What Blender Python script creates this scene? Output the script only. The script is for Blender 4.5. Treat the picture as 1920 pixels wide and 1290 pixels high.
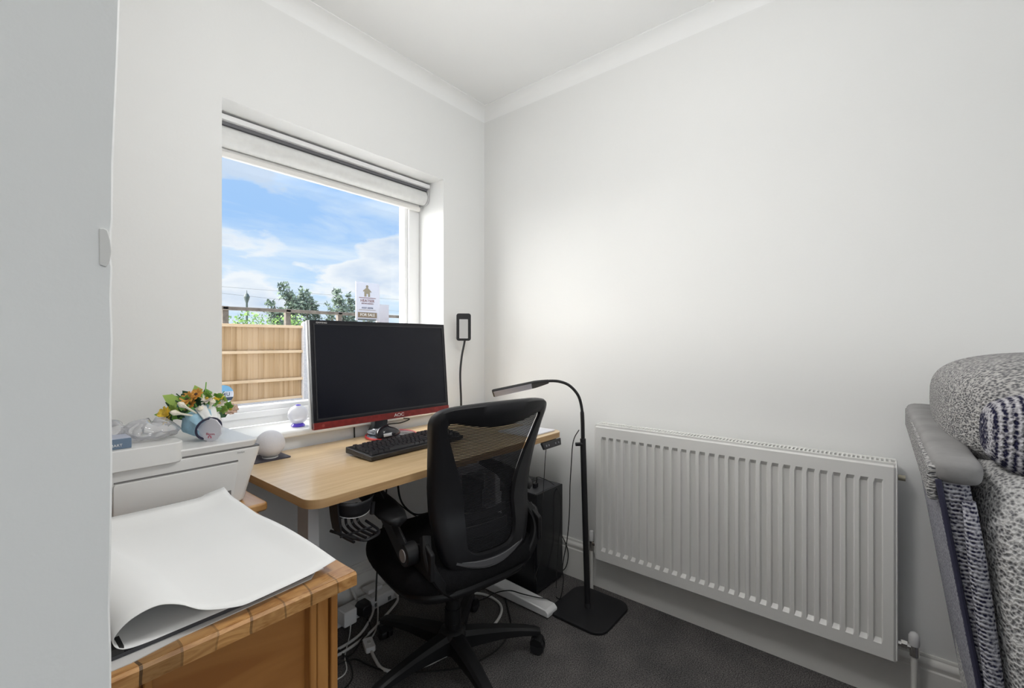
import bpy, bmesh, math, random
from mathutils import Vector, Matrix
random.seed(7)
R = math.radians
PI = math.pi
for o in list(bpy.data.objects): bpy.data.objects.remove(o, do_unlink=True)
scn = bpy.context.scene
COL = scn.collection

# ------------------------------------------------------------------ camera
HEAD = 39.43
cam_d = bpy.data.cameras.new('camera'); cam = bpy.data.objects.new('camera', cam_d); COL.objects.link(cam)
cam.location = (-1.8772, -1.7490, 1.14)
cam.rotation_euler = (R(90), 0, R(HEAD - 90))
cam_d.sensor_fit = 'HORIZONTAL'; cam_d.sensor_width = 36.0
cam_d.lens = 839.0 / 1920.0 * 36.0
cam_d.shift_y = -5.0 / 1920.0
cam_d.clip_start = 0.02; cam_d.clip_end = 500
scn.camera = cam

# ------------------------------------------------------------------ colour management
scn.view_settings.view_transform = 'Standard'
scn.view_settings.look = 'None'
scn.view_settings.gamma = 1.0
scn.view_settings.use_curve_mapping = False
scn.view_settings.exposure = 0.0

# ------------------------------------------------------------------ sky (procedural clouds, boosted out of view to light the room)
w = bpy.data.worlds.new('sky'); scn.world = w; w.use_nodes = True
nt = w.node_tree; nt.nodes.clear()
def WN(t, **k):
    n = nt.nodes.new(t)
    for a, b in k.items(): setattr(n, a, b)
    return n
def mnode(op, a, b=None, c=None, tree=None):
    tr = tree or nt
    n = tr.nodes.new('ShaderNodeMath'); n.operation = op
    for i, v in enumerate((a, b, c)):
        if v is None: continue
        if isinstance(v, (int, float)): n.inputs[i].default_value = v
        else: tr.links.new(v, n.inputs[i])
    return n.outputs[0]
tc = WN('ShaderNodeTexCoord')
sep = WN('ShaderNodeSeparateXYZ'); nt.links.new(tc.outputs['Generated'], sep.inputs[0])
Z = sep.outputs['Z']
ramp = WN('ShaderNodeValToRGB'); nt.links.new(Z, ramp.inputs[0])
cr = ramp.color_ramp
cr.elements[0].position = 0.0; cr.elements[0].color = (0.66, 0.84, 1.0, 1)
cr.elements[1].position = 0.5; cr.elements[1].color = (0.45, 0.66, 0.97, 1)
e = cr.elements.new(0.10); e.color = (0.60, 0.80, 1.0, 1)
e = cr.elements.new(0.24); e.color = (0.38, 0.62, 0.97, 1)
# high streaky cloud
zc = mnode('MAXIMUM', Z, 0.02)
den = mnode('ADD', zc, 0.10)
px_ = mnode('DIVIDE', sep.outputs['X'], den); py_ = mnode('DIVIDE', sep.outputs['Y'], den)
cmb = WN('ShaderNodeCombineXYZ'); nt.links.new(px_, cmb.inputs[0]); nt.links.new(py_, cmb.inputs[1])
mp = WN('ShaderNodeMapping'); nt.links.new(cmb.outputs[0], mp.inputs[0])
mp.inputs['Rotation'].default_value = (0, 0, R(-25)); mp.inputs['Scale'].default_value = (0.7, 1.3, 1)
n1 = WN('ShaderNodeTexNoise'); nt.links.new(mp.outputs[0], n1.inputs['Vector'])
n1.inputs['Scale'].default_value = 1.3; n1.inputs['Detail'].default_value = 9; n1.inputs['Roughness'].default_value = 0.58; n1.inputs['Distortion'].default_value = 0.5
r1 = WN('ShaderNodeValToRGB'); nt.links.new(n1.outputs['Fac'], r1.inputs[0])
r1.color_ramp.elements[0].position = 0.40; r1.color_ramp.elements[0].color = (0, 0, 0, 1)
r1.color_ramp.elements[1].position = 0.68; r1.color_ramp.elements[1].color = (0.85, 0.85, 0.85, 1)
mix1 = WN('ShaderNodeMixRGB'); nt.links.new(r1.outputs[0], mix1.inputs[0]); nt.links.new(ramp.outputs[0], mix1.inputs[1])
mix1.inputs[2].default_value = (0.84, 0.93, 1.0, 1)
# low cumulus
mp2 = WN('ShaderNodeMapping'); nt.links.new(tc.outputs['Generated'], mp2.inputs[0])
mp2.inputs['Scale'].default_value = (2.2, 2.2, 5.5); mp2.inputs['Location'].default_value = (0.15, 0.4, 0.30)
n2 = WN('ShaderNodeTexNoise'); nt.links.new(mp2.outputs[0], n2.inputs['Vector'])
n2.inputs['Scale'].default_value = 2.3; n2.inputs['Detail'].default_value = 10; n2.inputs['Roughness'].default_value = 0.5
band = mnode('MULTIPLY', mnode('SUBTRACT', Z, 0.13), 1.3)           # clouds thin out upwards
band = mnode('ABSOLUTE', band)
f2 = mnode('SUBTRACT', n2.outputs['Fac'], band)
r2 = WN('ShaderNodeValToRGB'); nt.links.new(f2, r2.inputs[0])
r2.color_ramp.elements[0].position = 0.415; r2.color_ramp.elements[0].color = (0, 0, 0, 1)
r2.color_ramp.elements[1].position = 0.465; r2.color_ramp.elements[1].color = (1, 1, 1, 1)
cshade = WN('ShaderNodeValToRGB'); nt.links.new(n2.outputs['Fac'], cshade.inputs[0])
cshade.color_ramp.elements[0].position = 0.50; cshade.color_ramp.elements[0].color = (0.93, 0.97, 1.0, 1)
cshade.color_ramp.elements[1].position = 0.66; cshade.color_ramp.elements[1].color = (0.62, 0.74, 0.90, 1)
mix2 = WN('ShaderNodeMixRGB'); nt.links.new(r2.outputs[0], mix2.inputs[0]); nt.links.new(mix1.outputs[0], mix2.inputs[1]); nt.links.new(cshade.outputs[0], mix2.inputs[2])
# added brightness high overhead, out of view, to light the room
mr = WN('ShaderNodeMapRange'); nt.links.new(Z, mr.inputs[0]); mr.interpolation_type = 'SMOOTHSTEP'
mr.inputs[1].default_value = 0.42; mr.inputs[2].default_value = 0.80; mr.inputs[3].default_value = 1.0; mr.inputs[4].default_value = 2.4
# plus an added bright lobe on the unseen west side, lighting the interior
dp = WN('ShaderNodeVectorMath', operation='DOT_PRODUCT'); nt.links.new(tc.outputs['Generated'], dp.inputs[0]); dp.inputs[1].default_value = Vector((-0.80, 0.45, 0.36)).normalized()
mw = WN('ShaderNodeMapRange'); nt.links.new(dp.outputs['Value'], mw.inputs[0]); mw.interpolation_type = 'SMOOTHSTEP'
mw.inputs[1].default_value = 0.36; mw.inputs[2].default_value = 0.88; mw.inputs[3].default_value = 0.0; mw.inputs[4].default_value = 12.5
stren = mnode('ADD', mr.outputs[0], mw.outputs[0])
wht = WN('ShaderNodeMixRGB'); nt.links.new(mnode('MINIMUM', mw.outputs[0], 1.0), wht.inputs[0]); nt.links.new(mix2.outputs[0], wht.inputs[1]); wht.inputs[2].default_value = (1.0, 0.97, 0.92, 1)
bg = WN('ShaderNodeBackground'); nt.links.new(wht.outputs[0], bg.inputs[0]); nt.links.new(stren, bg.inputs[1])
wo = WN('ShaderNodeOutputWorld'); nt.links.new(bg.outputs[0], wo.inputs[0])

# ------------------------------------------------------------------ lights
def light(name, kind, loc, rot, energy, color=(1, 1, 1), **k):
    d = bpy.data.lights.new(name, kind); d.energy = energy; d.color = color
    for a, b in k.items(): setattr(d, a, b)
    o = bpy.data.objects.new(name, d); o.location = loc; o.rotation_euler = rot; COL.objects.link(o); return o
sun = light('sun', 'SUN', (-8, -5, 12), (0, 0, 0), 0.3, (1, 0.96, 0.9), angle=R(4))
sun.rotation_euler = Vector((0.62, 0.34, -0.70)).to_track_quat('-Z', 'Y').to_euler()
# added area light behind the camera, fills the room from the rear
light('rear_fill', 'AREA', (-1.7, -4.9, 1.6), (R(94), 0, 0), 19, (1.0, 0.935, 0.84), shape='RECTANGLE', size=2.4, size_y=1.6)
# added point light above the view, brightens the alcove; no fixture modelled
light('overhead_fill', 'POINT', (-1.18, -1.28, 1.88), (0, 0, 0), 18.5, (1.0, 0.985, 0.965), shadow_soft_size=0.14)

# ------------------------------------------------------------------ materials
MATS = {}
def mat(name, col, rough=0.6, metal=0.0, noise=None, bump=None, spec=0.5, alpha=None, trans=0.0, emis=None):
    """noise=(scale, amount, detail) varies the colour; bump=(scale,strength)"""
    if name in MATS: return MATS[name]
    m = bpy.data.materials.new(name); m.use_nodes = True; MATS[name] = m
    t = m.node_tree; b = t.nodes['Principled BSDF']
    b.inputs['Base Color'].default_value = (*col, 1); b.inputs['Roughness'].default_value = rough
    b.inputs['Metallic'].default_value = metal; b.inputs['Specular IOR Level'].default_value = spec
    if trans: b.inputs['Transmission Weight'].default_value = trans
    if alpha is not None: b.inputs['Alpha'].default_value = alpha
    if emis: b.inputs['Emission Color'].default_value = (*emis[0], 1); b.inputs['Emission Strength'].default_value = emis[1]
    if noise or bump:
        tcn = t.nodes.new('ShaderNodeTexCoord')
    if noise:
        sc, am, de = noise
        nn = t.nodes.new('ShaderNodeTexNoise'); t.links.new(tcn.outputs['Object'], nn.inputs['Vector'])
        nn.inputs['Scale'].default_value = sc; nn.inputs['Detail'].default_value = de
        rr = t.nodes.new('ShaderNodeValToRGB'); t.links.new(nn.outputs['Fac'], rr.inputs[0])
        rr.color_ramp.elements[0].position = 0.3; rr.color_ramp.elements[1].position = 0.7
        rr.color_ramp.elements[0].color = (*[max(0, c * (1 - am)) for c in col], 1)
        rr.color_ramp.elements[1].color = (*[min(1, c * (1 + am)) for c in col], 1)
        t.links.new(rr.outputs[0], b.inputs['Base Color'])
    if bump:
        nb = t.nodes.new('ShaderNodeTexNoise'); t.links.new(tcn.outputs['Object'], nb.inputs['Vector'])
        nb.inputs['Scale'].default_value = bump[0]; nb.inputs['Detail'].default_value = 4
        bb = t.nodes.new('ShaderNodeBump'); bb.inputs['Strength'].default_value = bump[1]; bb.inputs['Distance'].default_value = 0.01
        t.links.new(nb.outputs['Fac'], bb.inputs['Height']); t.links.new(bb.outputs[0], b.inputs['Normal'])
    return m

def wood(name, dark, light_, scale=(2, 30, 30), rough=0.35, rot=(0, 0, 0), distort=1.2, knots=False):
    if name in MATS: return MATS[name]
    m = bpy.data.materials.new(name); m.use_nodes = True; MATS[name] = m
    t = m.node_tree; b = t.nodes['Principled BSDF']; b.inputs['Roughness'].default_value = rough
    if rough < .36: b.inputs['Coat Weight'].default_value = .5; b.inputs['Coat Roughness'].default_value = .22
    tcn = t.nodes.new('ShaderNodeTexCoord'); mpn = t.nodes.new('ShaderNodeMapping')
    t.links.new(tcn.outputs['Object'], mpn.inputs[0]); mpn.inputs['Scale'].default_value = scale; mpn.inputs['Rotation'].default_value = rot
    nn = t.nodes.new('ShaderNodeTexNoise'); t.links.new(mpn.outputs[0], nn.inputs['Vector'])
    nn.inputs['Scale'].default_value = 1.0; nn.inputs['Detail'].default_value = 6; nn.inputs['Distortion'].default_value = distort
    rr = t.nodes.new('ShaderNodeValToRGB'); t.links.new(nn.outputs['Fac'], rr.inputs[0])
    rr.color_ramp.elements[0].position = 0.33; rr.color_ramp.elements[0].color = (*dark, 1)
    rr.color_ramp.elements[1].position = 0.62; rr.color_ramp.elements[1].color = (*light_, 1)
    t.links.new(rr.outputs[0], b.inputs['Base Color'])
    return m

def carpet_mat():
    m = bpy.data.materials.new('carpet'); m.use_nodes = True
    t = m.node_tree; b = t.nodes['Principled BSDF']; b.inputs['Roughness'].default_value = 1.0; b.inputs['Specular IOR Level'].default_value = 0.1
    tcn = t.nodes.new('ShaderNodeTexCoord')
    n = t.nodes.new('ShaderNodeTexNoise'); t.links.new(tcn.outputs['Object'], n.inputs['Vector']); n.inputs['Scale'].default_value = 260; n.inputs['Detail'].default_value = 3
    r = t.nodes.new('ShaderNodeValToRGB'); t.links.new(n.outputs['Fac'], r.inputs[0])
    r.color_ramp.elements[0].position = 0.36; r.color_ramp.elements[0].color = (0.055, 0.053, 0.055, 1)
    r.color_ramp.elements[1].position = 0.70; r.color_ramp.elements[1].color = (0.25, 0.24, 0.235, 1)
    n3 = t.nodes.new('ShaderNodeTexNoise'); t.links.new(tcn.outputs['Object'], n3.inputs['Vector']); n3.inputs['Scale'].default_value = 7; n3.inputs['Detail'].default_value = 3
    r3 = t.nodes.new('ShaderNodeValToRGB'); t.links.new(n3.outputs['Fac'], r3.inputs[0])
    r3.color_ramp.elements[0].position = 0.35; r3.color_ramp.elements[0].color = (0.8, 0.8, 0.8, 1)
    r3.color_ramp.elements[1].position = 0.7; r3.color_ramp.elements[1].color = (1.15, 1.12, 1.1, 1)
    mx = t.nodes.new('ShaderNodeMixRGB'); mx.blend_type = 'MULTIPLY'; mx.inputs[0].default_value = 1
    t.links.new(r.outputs[0], mx.inputs[1]); t.links.new(r3.outputs[0], mx.inputs[2]); t.links.new(mx.outputs[0], b.inputs['Base Color'])
    bb = t.nodes.new('ShaderNodeBump'); bb.inputs['Strength'].default_value = 0.8; bb.inputs['Distance'].default_value = 0.006
    t.links.new(n.outputs['Fac'], bb.inputs['Height']); t.links.new(bb.outputs[0], b.inputs['Normal'])
    return m

def fabric(name, c0, c1, scale, strength=0.8, stripes=None, thr=(0.35, 0.65), ribs=None):
    """boucle / tweed cloth: voronoi blobs, optional woven stripes (axis scale vector)"""
    m = bpy.data.materials.new(name); m.use_nodes = True; MATS[name] = m
    t = m.node_tree; b = t.nodes['Principled BSDF']; b.inputs['Roughness'].default_value = 1.0; b.inputs['Specular IOR Level'].default_value = 0.1
    tcn = t.nodes.new('ShaderNodeTexCoord')
    vec = tcn.outputs['Object']
    if stripes:
        mpn = t.nodes.new('ShaderNodeMapping'); t.links.new(vec, mpn.inputs[0]); mpn.inputs['Scale'].default_value = stripes; vec = mpn.outputs[0]
    v = t.nodes.new('ShaderNodeTexVoronoi'); t.links.new(vec, v.inputs['Vector']); v.inputs['Scale'].default_value = scale
    n = t.nodes.new('ShaderNodeTexNoise'); t.links.new(vec, n.inputs['Vector']); n.inputs['Scale'].default_value = scale * 0.9; n.inputs['Detail'].default_value = 3
    s = mnode('ADD', mnode('MULTIPLY', v.outputs['Distance'], 0.6, tree=t), mnode('MULTIPLY', n.outputs['Fac'], 0.6, tree=t), tree=t)
    if ribs:          # woven ribs: (axis, pitch, amount)
        sp_ = t.nodes.new('ShaderNodeSeparateXYZ'); t.links.new(tcn.outputs['Object'], sp_.inputs[0])
        co = mnode('ADD', sp_.outputs[ribs[0]], mnode('MULTIPLY', n.outputs['Fac'], ribs[1] * .35, tree=t), tree=t)
        si = mnode('SINE', mnode('MULTIPLY', co, 2 * PI / ribs[1], tree=t), tree=t)
        s = mnode('ADD', s, mnode('MULTIPLY', si, ribs[2], tree=t), tree=t)
    r = t.nodes.new('ShaderNodeValToRGB'); t.links.new(s, r.inputs[0])
    r.color_ramp.elements[0].position = thr[0]; r.color_ramp.elements[0].color = (*c1, 1)
    r.color_ramp.elements[1].position = thr[1]; r.color_ramp.elements[1].color = (*c0, 1)
    t.links.new(r.outputs[0], b.inputs['Base Color'])
    bb = t.nodes.new('ShaderNodeBump'); bb.inputs['Strength'].default_value = strength; bb.inputs['Distance'].default_value = 0.006
    t.links.new(s, bb.inputs['Height']); t.links.new(bb.outputs[0], b.inputs['Normal'])
    return m

def glass_thin(name, tint=(1, 1, 1), refl=0.08, dens=0.0):
    m = bpy.data.materials.new(name); m.use_nodes = True; t = m.node_tree; t.nodes.clear(); MATS[name] = m
    tr = t.nodes.new('ShaderNodeBsdfTransparent'); tr.inputs[0].default_value = (*tint, 1)
    gl = t.nodes.new('ShaderNodeBsdfGlossy'); gl.inputs['Roughness'].default_value = 0.02
    fr = t.nodes.new('ShaderNodeFresnel'); fr.inputs[0].default_value = 1.45
    f = mnode('MULTIPLY', fr.outputs[0], refl, tree=t)
    mx = t.nodes.new('ShaderNodeMixShader'); t.links.new(f, mx.inputs[0]); t.links.new(tr.outputs[0], mx.inputs[1]); t.links.new(gl.outputs[0], mx.inputs[2])
    out = t.nodes.new('ShaderNodeOutputMaterial')
    if dens:
        df = t.nodes.new('ShaderNodeBsdfDiffuse'); df.inputs[0].default_value = (0.95, 0.95, 0.98, 1)
        m2 = t.nodes.new('ShaderNodeMixShader'); m2.inputs[0].default_value = dens
        t.links.new(mx.outputs[0], m2.inputs[1]); t.links.new(df.outputs[0], m2.inputs[2]); t.links.new(m2.outputs[0], out.inputs[0])
    else:
        t.links.new(mx.outputs[0], out.inputs[0])
    return m

def mesh_cloth():
    """woven chair mesh: fine horizontal threads with see-through gaps"""
    m = bpy.data.materials.new('chair_mesh_cloth'); m.use_nodes = True; t = m.node_tree; MATS['cloth'] = m
    b = t.nodes['Principled BSDF']; b.inputs['Base Color'].default_value = (0.012, 0.012, 0.014, 1); b.inputs['Roughness'].default_value = 0.8; b.inputs['Specular IOR Level'].default_value = 0.2
    tcn = t.nodes.new('ShaderNodeTexCoord'); sp = t.nodes.new('ShaderNodeSeparateXYZ'); t.links.new(tcn.outputs['Object'], sp.inputs[0])
    s = mnode('SINE', mnode('MULTIPLY', sp.outputs['Z'], 2 * PI / 0.0048, tree=t), tree=t)
    a = mnode('GREATER_THAN', s, 0.55, tree=t)
    a = mnode('SUBTRACT', 1.0, mnode('MULTIPLY', a, 0.42, tree=t), tree=t)
    t.links.new(a, b.inputs['Alpha'])
    return m

WALL = mat('wall_paint', (0.83, 0.832, 0.822), 0.75, noise=(1.3, 0.012, 2), bump=(90, 0.03), spec=0.3)
CEIL = mat('ceiling_paint', (0.90, 0.905, 0.90), 0.85, bump=(70, 0.03), spec=0.2)
TRIMW = mat('gloss_white_paint', (0.80, 0.79, 0.76), 0.35)
UPVC = mat('white_upvc', (0.86, 0.86, 0.86), 0.3)
CARPET = carpet_mat()
BLACKP = mat('black_plastic', (0.012, 0.012, 0.014), 0.42)
DARKP = mat('charcoal_plastic', (0.025, 0.025, 0.028), 0.5)
MATTEB = mat('matte_black_metal', (0.010, 0.010, 0.012), 0.5)
WHITEP = mat('white_plastic', (0.80, 0.80, 0.80), 0.38)
GREYP = mat('light_grey_plastic', (0.60, 0.59, 0.57), 0.4)
CHROME = mat('chrome', (0.72, 0.71, 0.69), 0.18, metal=1.0)
BEECH = wood('beech_laminate', (0.66, 0.46, 0.24), (0.76, 0.56, 0.33), (3, 40, 40), 0.33)
BEECHE = wood('beech_edge', (0.42, 0.25, 0.11), (0.52, 0.33, 0.16), (3, 3, 60), 0.5)
PINE = wood('pine_top', (0.42, 0.20, 0.06), (0.58, 0.33, 0.13), (18, 2.2, 10), 0.3)
PINEP = wood('pine_panel', (0.30, 0.115, 0.025), (0.40, 0.175, 0.045), (2.2, 12, 20), 0.35)
PINEL = wood('pine_upright', (0.36, 0.15, 0.035), (0.50, 0.24, 0.07), (28, 28, 1.6), 0.32)
PAPER = mat('white_paper', (0.84, 0.84, 0.83), 0.8, noise=(6, 0.01, 2))

# ------------------------------------------------------------------ mesh toolkit
W = {}          # world matrices of created roots
def catmull(pts, n=8, closed=False):
    P = [Vector(p) for p in pts]; out = []
    N = len(P); rng = N if closed else N - 1
    for i in range(rng):
        p1 = P[i]; p2 = P[(i + 1) % N]
        p0 = P[(i - 1) % N] if (closed or i > 0) else p1 * 2 - p2
        p3 = P[(i + 2) % N] if (closed or i + 2 < N) else p2 * 2 - p1
        for k in range(n):
            t = k / n
            out.append(0.5 * ((2 * p1) + (p2 - p0) * t + (2 * p0 - 5 * p1 + 4 * p2 - p3) * t * t + (3 * p1 - p0 - 3 * p2 + p3) * t ** 3))
    if not closed: out.append(P[-1])
    return out

class MB:
    def __init__(s): s.v = []; s.f = []
    def add(s, vs, fs):
        b = len(s.v); s.v += [tuple(v) for v in vs]; s.f += [tuple(i + b for i in f) for f in fs]; return s
    def box(s, x0, x1, y0, y1, z0, z1, M=None):
        vs = [Vector(p) for p in ((x0, y0, z0), (x1, y0, z0), (x1, y1, z0), (x0, y1, z0), (x0, y0, z1), (x1, y0, z1), (x1, y1, z1), (x0, y1, z1))]
        if M is not None: vs = [M @ v for v in vs]
        return s.add(vs, [(0, 3, 2, 1), (4, 5, 6, 7), (0, 1, 5, 4), (1, 2, 6, 5), (2, 3, 7, 6), (3, 0, 4, 7)])
    def loft(s, rings, cap=True, closed=False):
        n = len(rings[0]); base = len(s.v)
        for r in rings: s.v += [tuple(p) for p in r]
        m = len(rings)
        for i in range(m if closed else m - 1):
            a = base + i * n; b = base + ((i + 1) % m) * n
            for j in range(n):
                k = (j + 1) % n
                s.f.append((a + j, a + k, b + k, b + j))
        if cap and not closed:
            s.f.append(tuple(base + j for j in reversed(range(n)))); s.f.append(tuple(base + (m - 1) * n + j for j in range(n)))
        return s
    def tube(s, pts, r, n=10, cap=True, closed=False):
        P = [Vector(p) for p in pts]; m = len(P)
        rad = r if isinstance(r, (list, tuple)) else [r] * m
        T = []
        for i in range(m):
            a = P[(i - 1) % m] if (closed or i > 0) else P[i]; b = P[(i + 1) % m] if (closed or i < m - 1) else P[i]
            d = b - a; T.append(d.normalized() if d.length > 1e-9 else Vector((0, 0, 1)))
        up = Vector((0, 0, 1)) if abs(T[0].z) < 0.9 else Vector((1, 0, 0))
        u = (up - T[0] * up.dot(T[0])).normalized(); rings = []
        for i in range(m):
            u = u - T[i] * u.dot(T[i]); u = u.normalized() if u.length > 1e-6 else T[i].orthogonal().normalized()
            v = T[i].cross(u)
            rings.append([P[i] + (u * math.cos(2 * PI * k / n) + v * math.sin(2 * PI * k / n)) * rad[i] for k in range(n)])
        return s.loft(rings, cap, closed)
    def ribbon(s, pts, wid, thk, up=(0, 0, 1)):
        """flat bar swept along pts; wid measured across (perp. to up), lists allowed"""
        P = [Vector(p) for p in pts]; m = len(P); up = Vector(up); rings = []
        wl = wid if isinstance(wid, (list, tuple)) else [wid] * m; tl = thk if isinstance(thk, (list, tuple)) else [thk] * m
        for i in range(m):
            d = (P[min(i + 1, m - 1)] - P[max(i - 1, 0)]).normalized()
            x = d.cross(up); x = x.normalized() if x.length > 1e-6 else Vector((1, 0, 0)); y = x.cross(d).normalized()
            a, b = wl[i] / 2, tl[i] / 2
            c = 0.35
            rings.append([P[i] + x * (a * p) + y * (b * q) for p, q in ((-1, -1 + c), (-1 + c * b / max(a, 1e-6), -1), (1 - c * b / max(a, 1e-6), -1), (1, -1 + c), (1, 1 - c), (1 - c * b / max(a, 1e-6), 1), (-1 + c * b / max(a, 1e-6), 1), (-1, 1 - c))])
        return s.loft(rings)
    def lathe(s, prof, c=(0, 0, 0), n=24, M=None):
        rings = []
        for r, z in prof:
            ring = [Vector((c[0] + r * math.cos(2 * PI * k / n), c[1] + r * math.sin(2 * PI * k / n), c[2] + z)) for k in range(n)]
            if M is not None: ring = [M @ p for p in ring]
            rings.append(ring)
        return s.loft(rings)
    def prism(s, poly, axis, a, b, M=None):
        def mk(p, q):
            v = {'z': (p[0], p[1], q), 'x': (q, p[0], p[1]), 'y': (p[0], q, p[1])}[axis]
            v = Vector(v); return M @ v if M is not None else v
        return s.loft([[mk(p, a) for p in poly], [mk(p, b) for p in poly]])
    def grid(s, fn, nu, nv, closeu=False):
        b = len(s.v)
        for j in range(nv + 1):
            for i in range(nu + (0 if closeu else 1)): s.v.append(tuple(fn(i / nu, j / nv)))
        n = nu if closeu else nu + 1
        for j in range(nv):
            for i in range(nu):
                a = b + j * n + i; c = b + j * n + (i + 1) % n
                s.f.append((a, c, c + n, a + n))
        return s
    def build(s, name, material, parent=None, local=False, bevel=0.0, seg=2, smooth=35, sub=0, solid=0.0, at=None):
        me = bpy.data.meshes.new(name)
        M = W.get(parent.name_full if parent else None)
        loc = Matrix.Identity(4)
        if parent is None and at is not None: loc = Matrix.Translation(Vector(at))
        if parent is not None: inv = M.inverted() if not local else Matrix.Identity(4)
        else: inv = loc.inverted() if not local else Matrix.Identity(4)
        me.from_pydata([tuple(inv @ Vector(v)) for v in s.v], [], s.f); me.update()
        bm = bmesh.new(); bm.from_mesh(me); bmesh.ops.recalc_face_normals(bm, faces=bm.faces); bm.to_mesh(me); bm.free()
        me.materials.append(material)
        if smooth:
            for p in me.polygons: p.use_smooth = True
            if smooth < 180: me.set_sharp_from_angle(angle=R(smooth))
        o = bpy.data.objects.new(name, me); COL.objects.link(o)
        if parent is not None: o.parent = parent; W[o.name_full] = M
        else: o.matrix_world = loc; W[o.name_full] = loc
        if solid:
            md = o.modifiers.new('thickness', 'SOLIDIFY'); md.thickness = solid; md.offset = 0
        if bevel:
            md = o.modifiers.new('bevel', 'BEVEL'); md.width = bevel; md.segments = seg; md.limit_method = 'ANGLE'; md.angle_limit = R(40); md.harden_normals = True
        if sub:
            md = o.modifiers.new('subdivision', 'SUBSURF'); md.levels = sub; md.render_levels = sub
        return o
def BX(*a): return MB().box(*a)
def tag(o, label, cat, group=None):
    o['label'] = label; o['category'] = cat
    if group: o['group'] = group
    return o
def struct(o): o['kind'] = 'structure'; return o
def thing(name, label, cat, loc=(0, 0, 0), rotz=0.0, group=None):
    o = bpy.data.objects.new(name, None); o.empty_display_size = 0.05; COL.objects.link(o)
    o.location = loc; o.rotation_euler = (0, 0, rotz)
    W[o.name_full] = Matrix.Translation(Vector(loc)) @ Matrix.Rotation(rotz, 4, 'Z')
    return tag(o, label, cat, group)
def rrect(x0, x1, y0, y1, r, n=6):
    out = []
    for cx, cy, a in ((x1 - r, y1 - r, 0), (x0 + r, y1 - r, 90), (x0 + r, y0 + r, 180), (x1 - r, y0 + r, 270)):
        for k in range(n + 1):
            t = R(a + 90 * k / n); out.append((cx + r * math.cos(t), cy + r * math.sin(t)))
    return out
def text(body, size, name, material, parent, M, ext=0.0004, align='CENTER', sx=1.0):
    """lettering converted to a mesh; M places its local XY plane in the world"""
    cu = bpy.data.curves.new(name, 'FONT'); cu.body = body; cu.size = size; cu.extrude = ext; cu.align_x = align; cu.align_y = 'CENTER'
    tmp = bpy.data.objects.new(name, cu); COL.objects.link(tmp)
    dg = bpy.context.evaluated_depsgraph_get(); dg.update()
    me = bpy.data.meshes.new_from_object(tmp.evaluated_get(dg)); bpy.data.objects.remove(tmp)
    Minv = W[parent.name_full].inverted()
    me.transform(Minv @ M @ Matrix.Diagonal((sx, 1, 1, 1))); me.materials.clear(); me.materials.append(material)
    o = bpy.data.objects.new(name, me); COL.objects.link(o); o.parent = parent; W[o.name_full] = W[parent.name_full]
    return o
def frameM(origin, xdir, ydir):
    x = Vector(xdir).normalized(); y = Vector(ydir); y = (y - x * y.dot(x)).normalized(); z = x.cross(y)
    M = Matrix.Identity(4)
    for i in range(3): M[i][0] = x[i]; M[i][1] = y[i]; M[i][2] = z[i]; M[i][3] = origin[i]
    return M

# ================================================================== THE ROOM
XL, YB, H = -3.3, -5.0, 2.45
struct(BX(XL, 0.0, YB, 0.0, -0.05, 0.0).build('floor', CARPET))
struct(BX(XL - .1, 0.1, YB - .1, 0.25, H, H + 0.1).build('ceiling', CEIL))
# window wall with its opening and deep reveal
wx0, wx1, wz0, wz1 = -1.322, -0.310, 0.775, 1.980
mb = MB()
mb.box(XL, wx0, 0, 0.28, 0, H); mb.box(wx1, 0.1, 0, 0.28, 0, H)
mb.box(wx0, wx1, 0, 0.28, 0, wz0); mb.box(wx0, wx1, 0, 0.28, wz1, H)
struct(mb.build('wall_back', WALL))
struct(BX(0.0, 0.12, YB, 0.0, 0, H).build('wall_right', WALL))
struct(BX(XL - .1, XL, YB, 0.28, 0, H).build('wall_left', WALL))
# rear wall, with an added opening that lets sky light in
mb = MB(); mb.box(XL, -2.95, YB - .1, YB, 0, H); mb.box(-0.45, 0, YB - .1, YB, 0, H); mb.box(-2.95, -0.45, YB - .1, YB, 2.4, H)
struct(mb.build('wall_rear', WALL))
# partition close to the camera with a worn, uneven arris
mb = MB(); rings = []
prof = [(0.0, -1.8165), (0.6, -1.8160), (0.93, -1.8158), (0.96, -1.8166), (1.0, -1.8158), (1.06, -1.8152), (1.10, -1.8158), (1.14, -1.8150), (1.17, -1.8158), (1.19, -1.8152),
        (1.196, -1.8160), (1.214, -1.8156), (1.222, -1.8150), (1.26, -1.8148), (1.34, -1.8122), (1.40, -1.8108), (H, -1.806)]
for z, xe in prof:
    rings.append([(XL, -1.35, z), (xe - 0.0012, -1.35, z), (xe, -1.3488, z), (xe, -1.25, z), (XL, -1.25, z)])
part = struct(mb.loft(rings).build('wall_partition', WALL, smooth=0))
chip = MB().prism([(-1.8220, 1.1905), (-1.8188, 1.1895), (-1.8168, 1.1935), (-1.8160, 1.2000), (-1.8166, 1.2075), (-1.8180, 1.2140), (-1.8200, 1.2150), (-1.8222, 1.2146)], 'y', -1.3516, -1.3496)
chip.build('filler_patch', mat('filler', (0.72, 0.71, 0.69), 0.85), part, bevel=0.0006)
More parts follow.
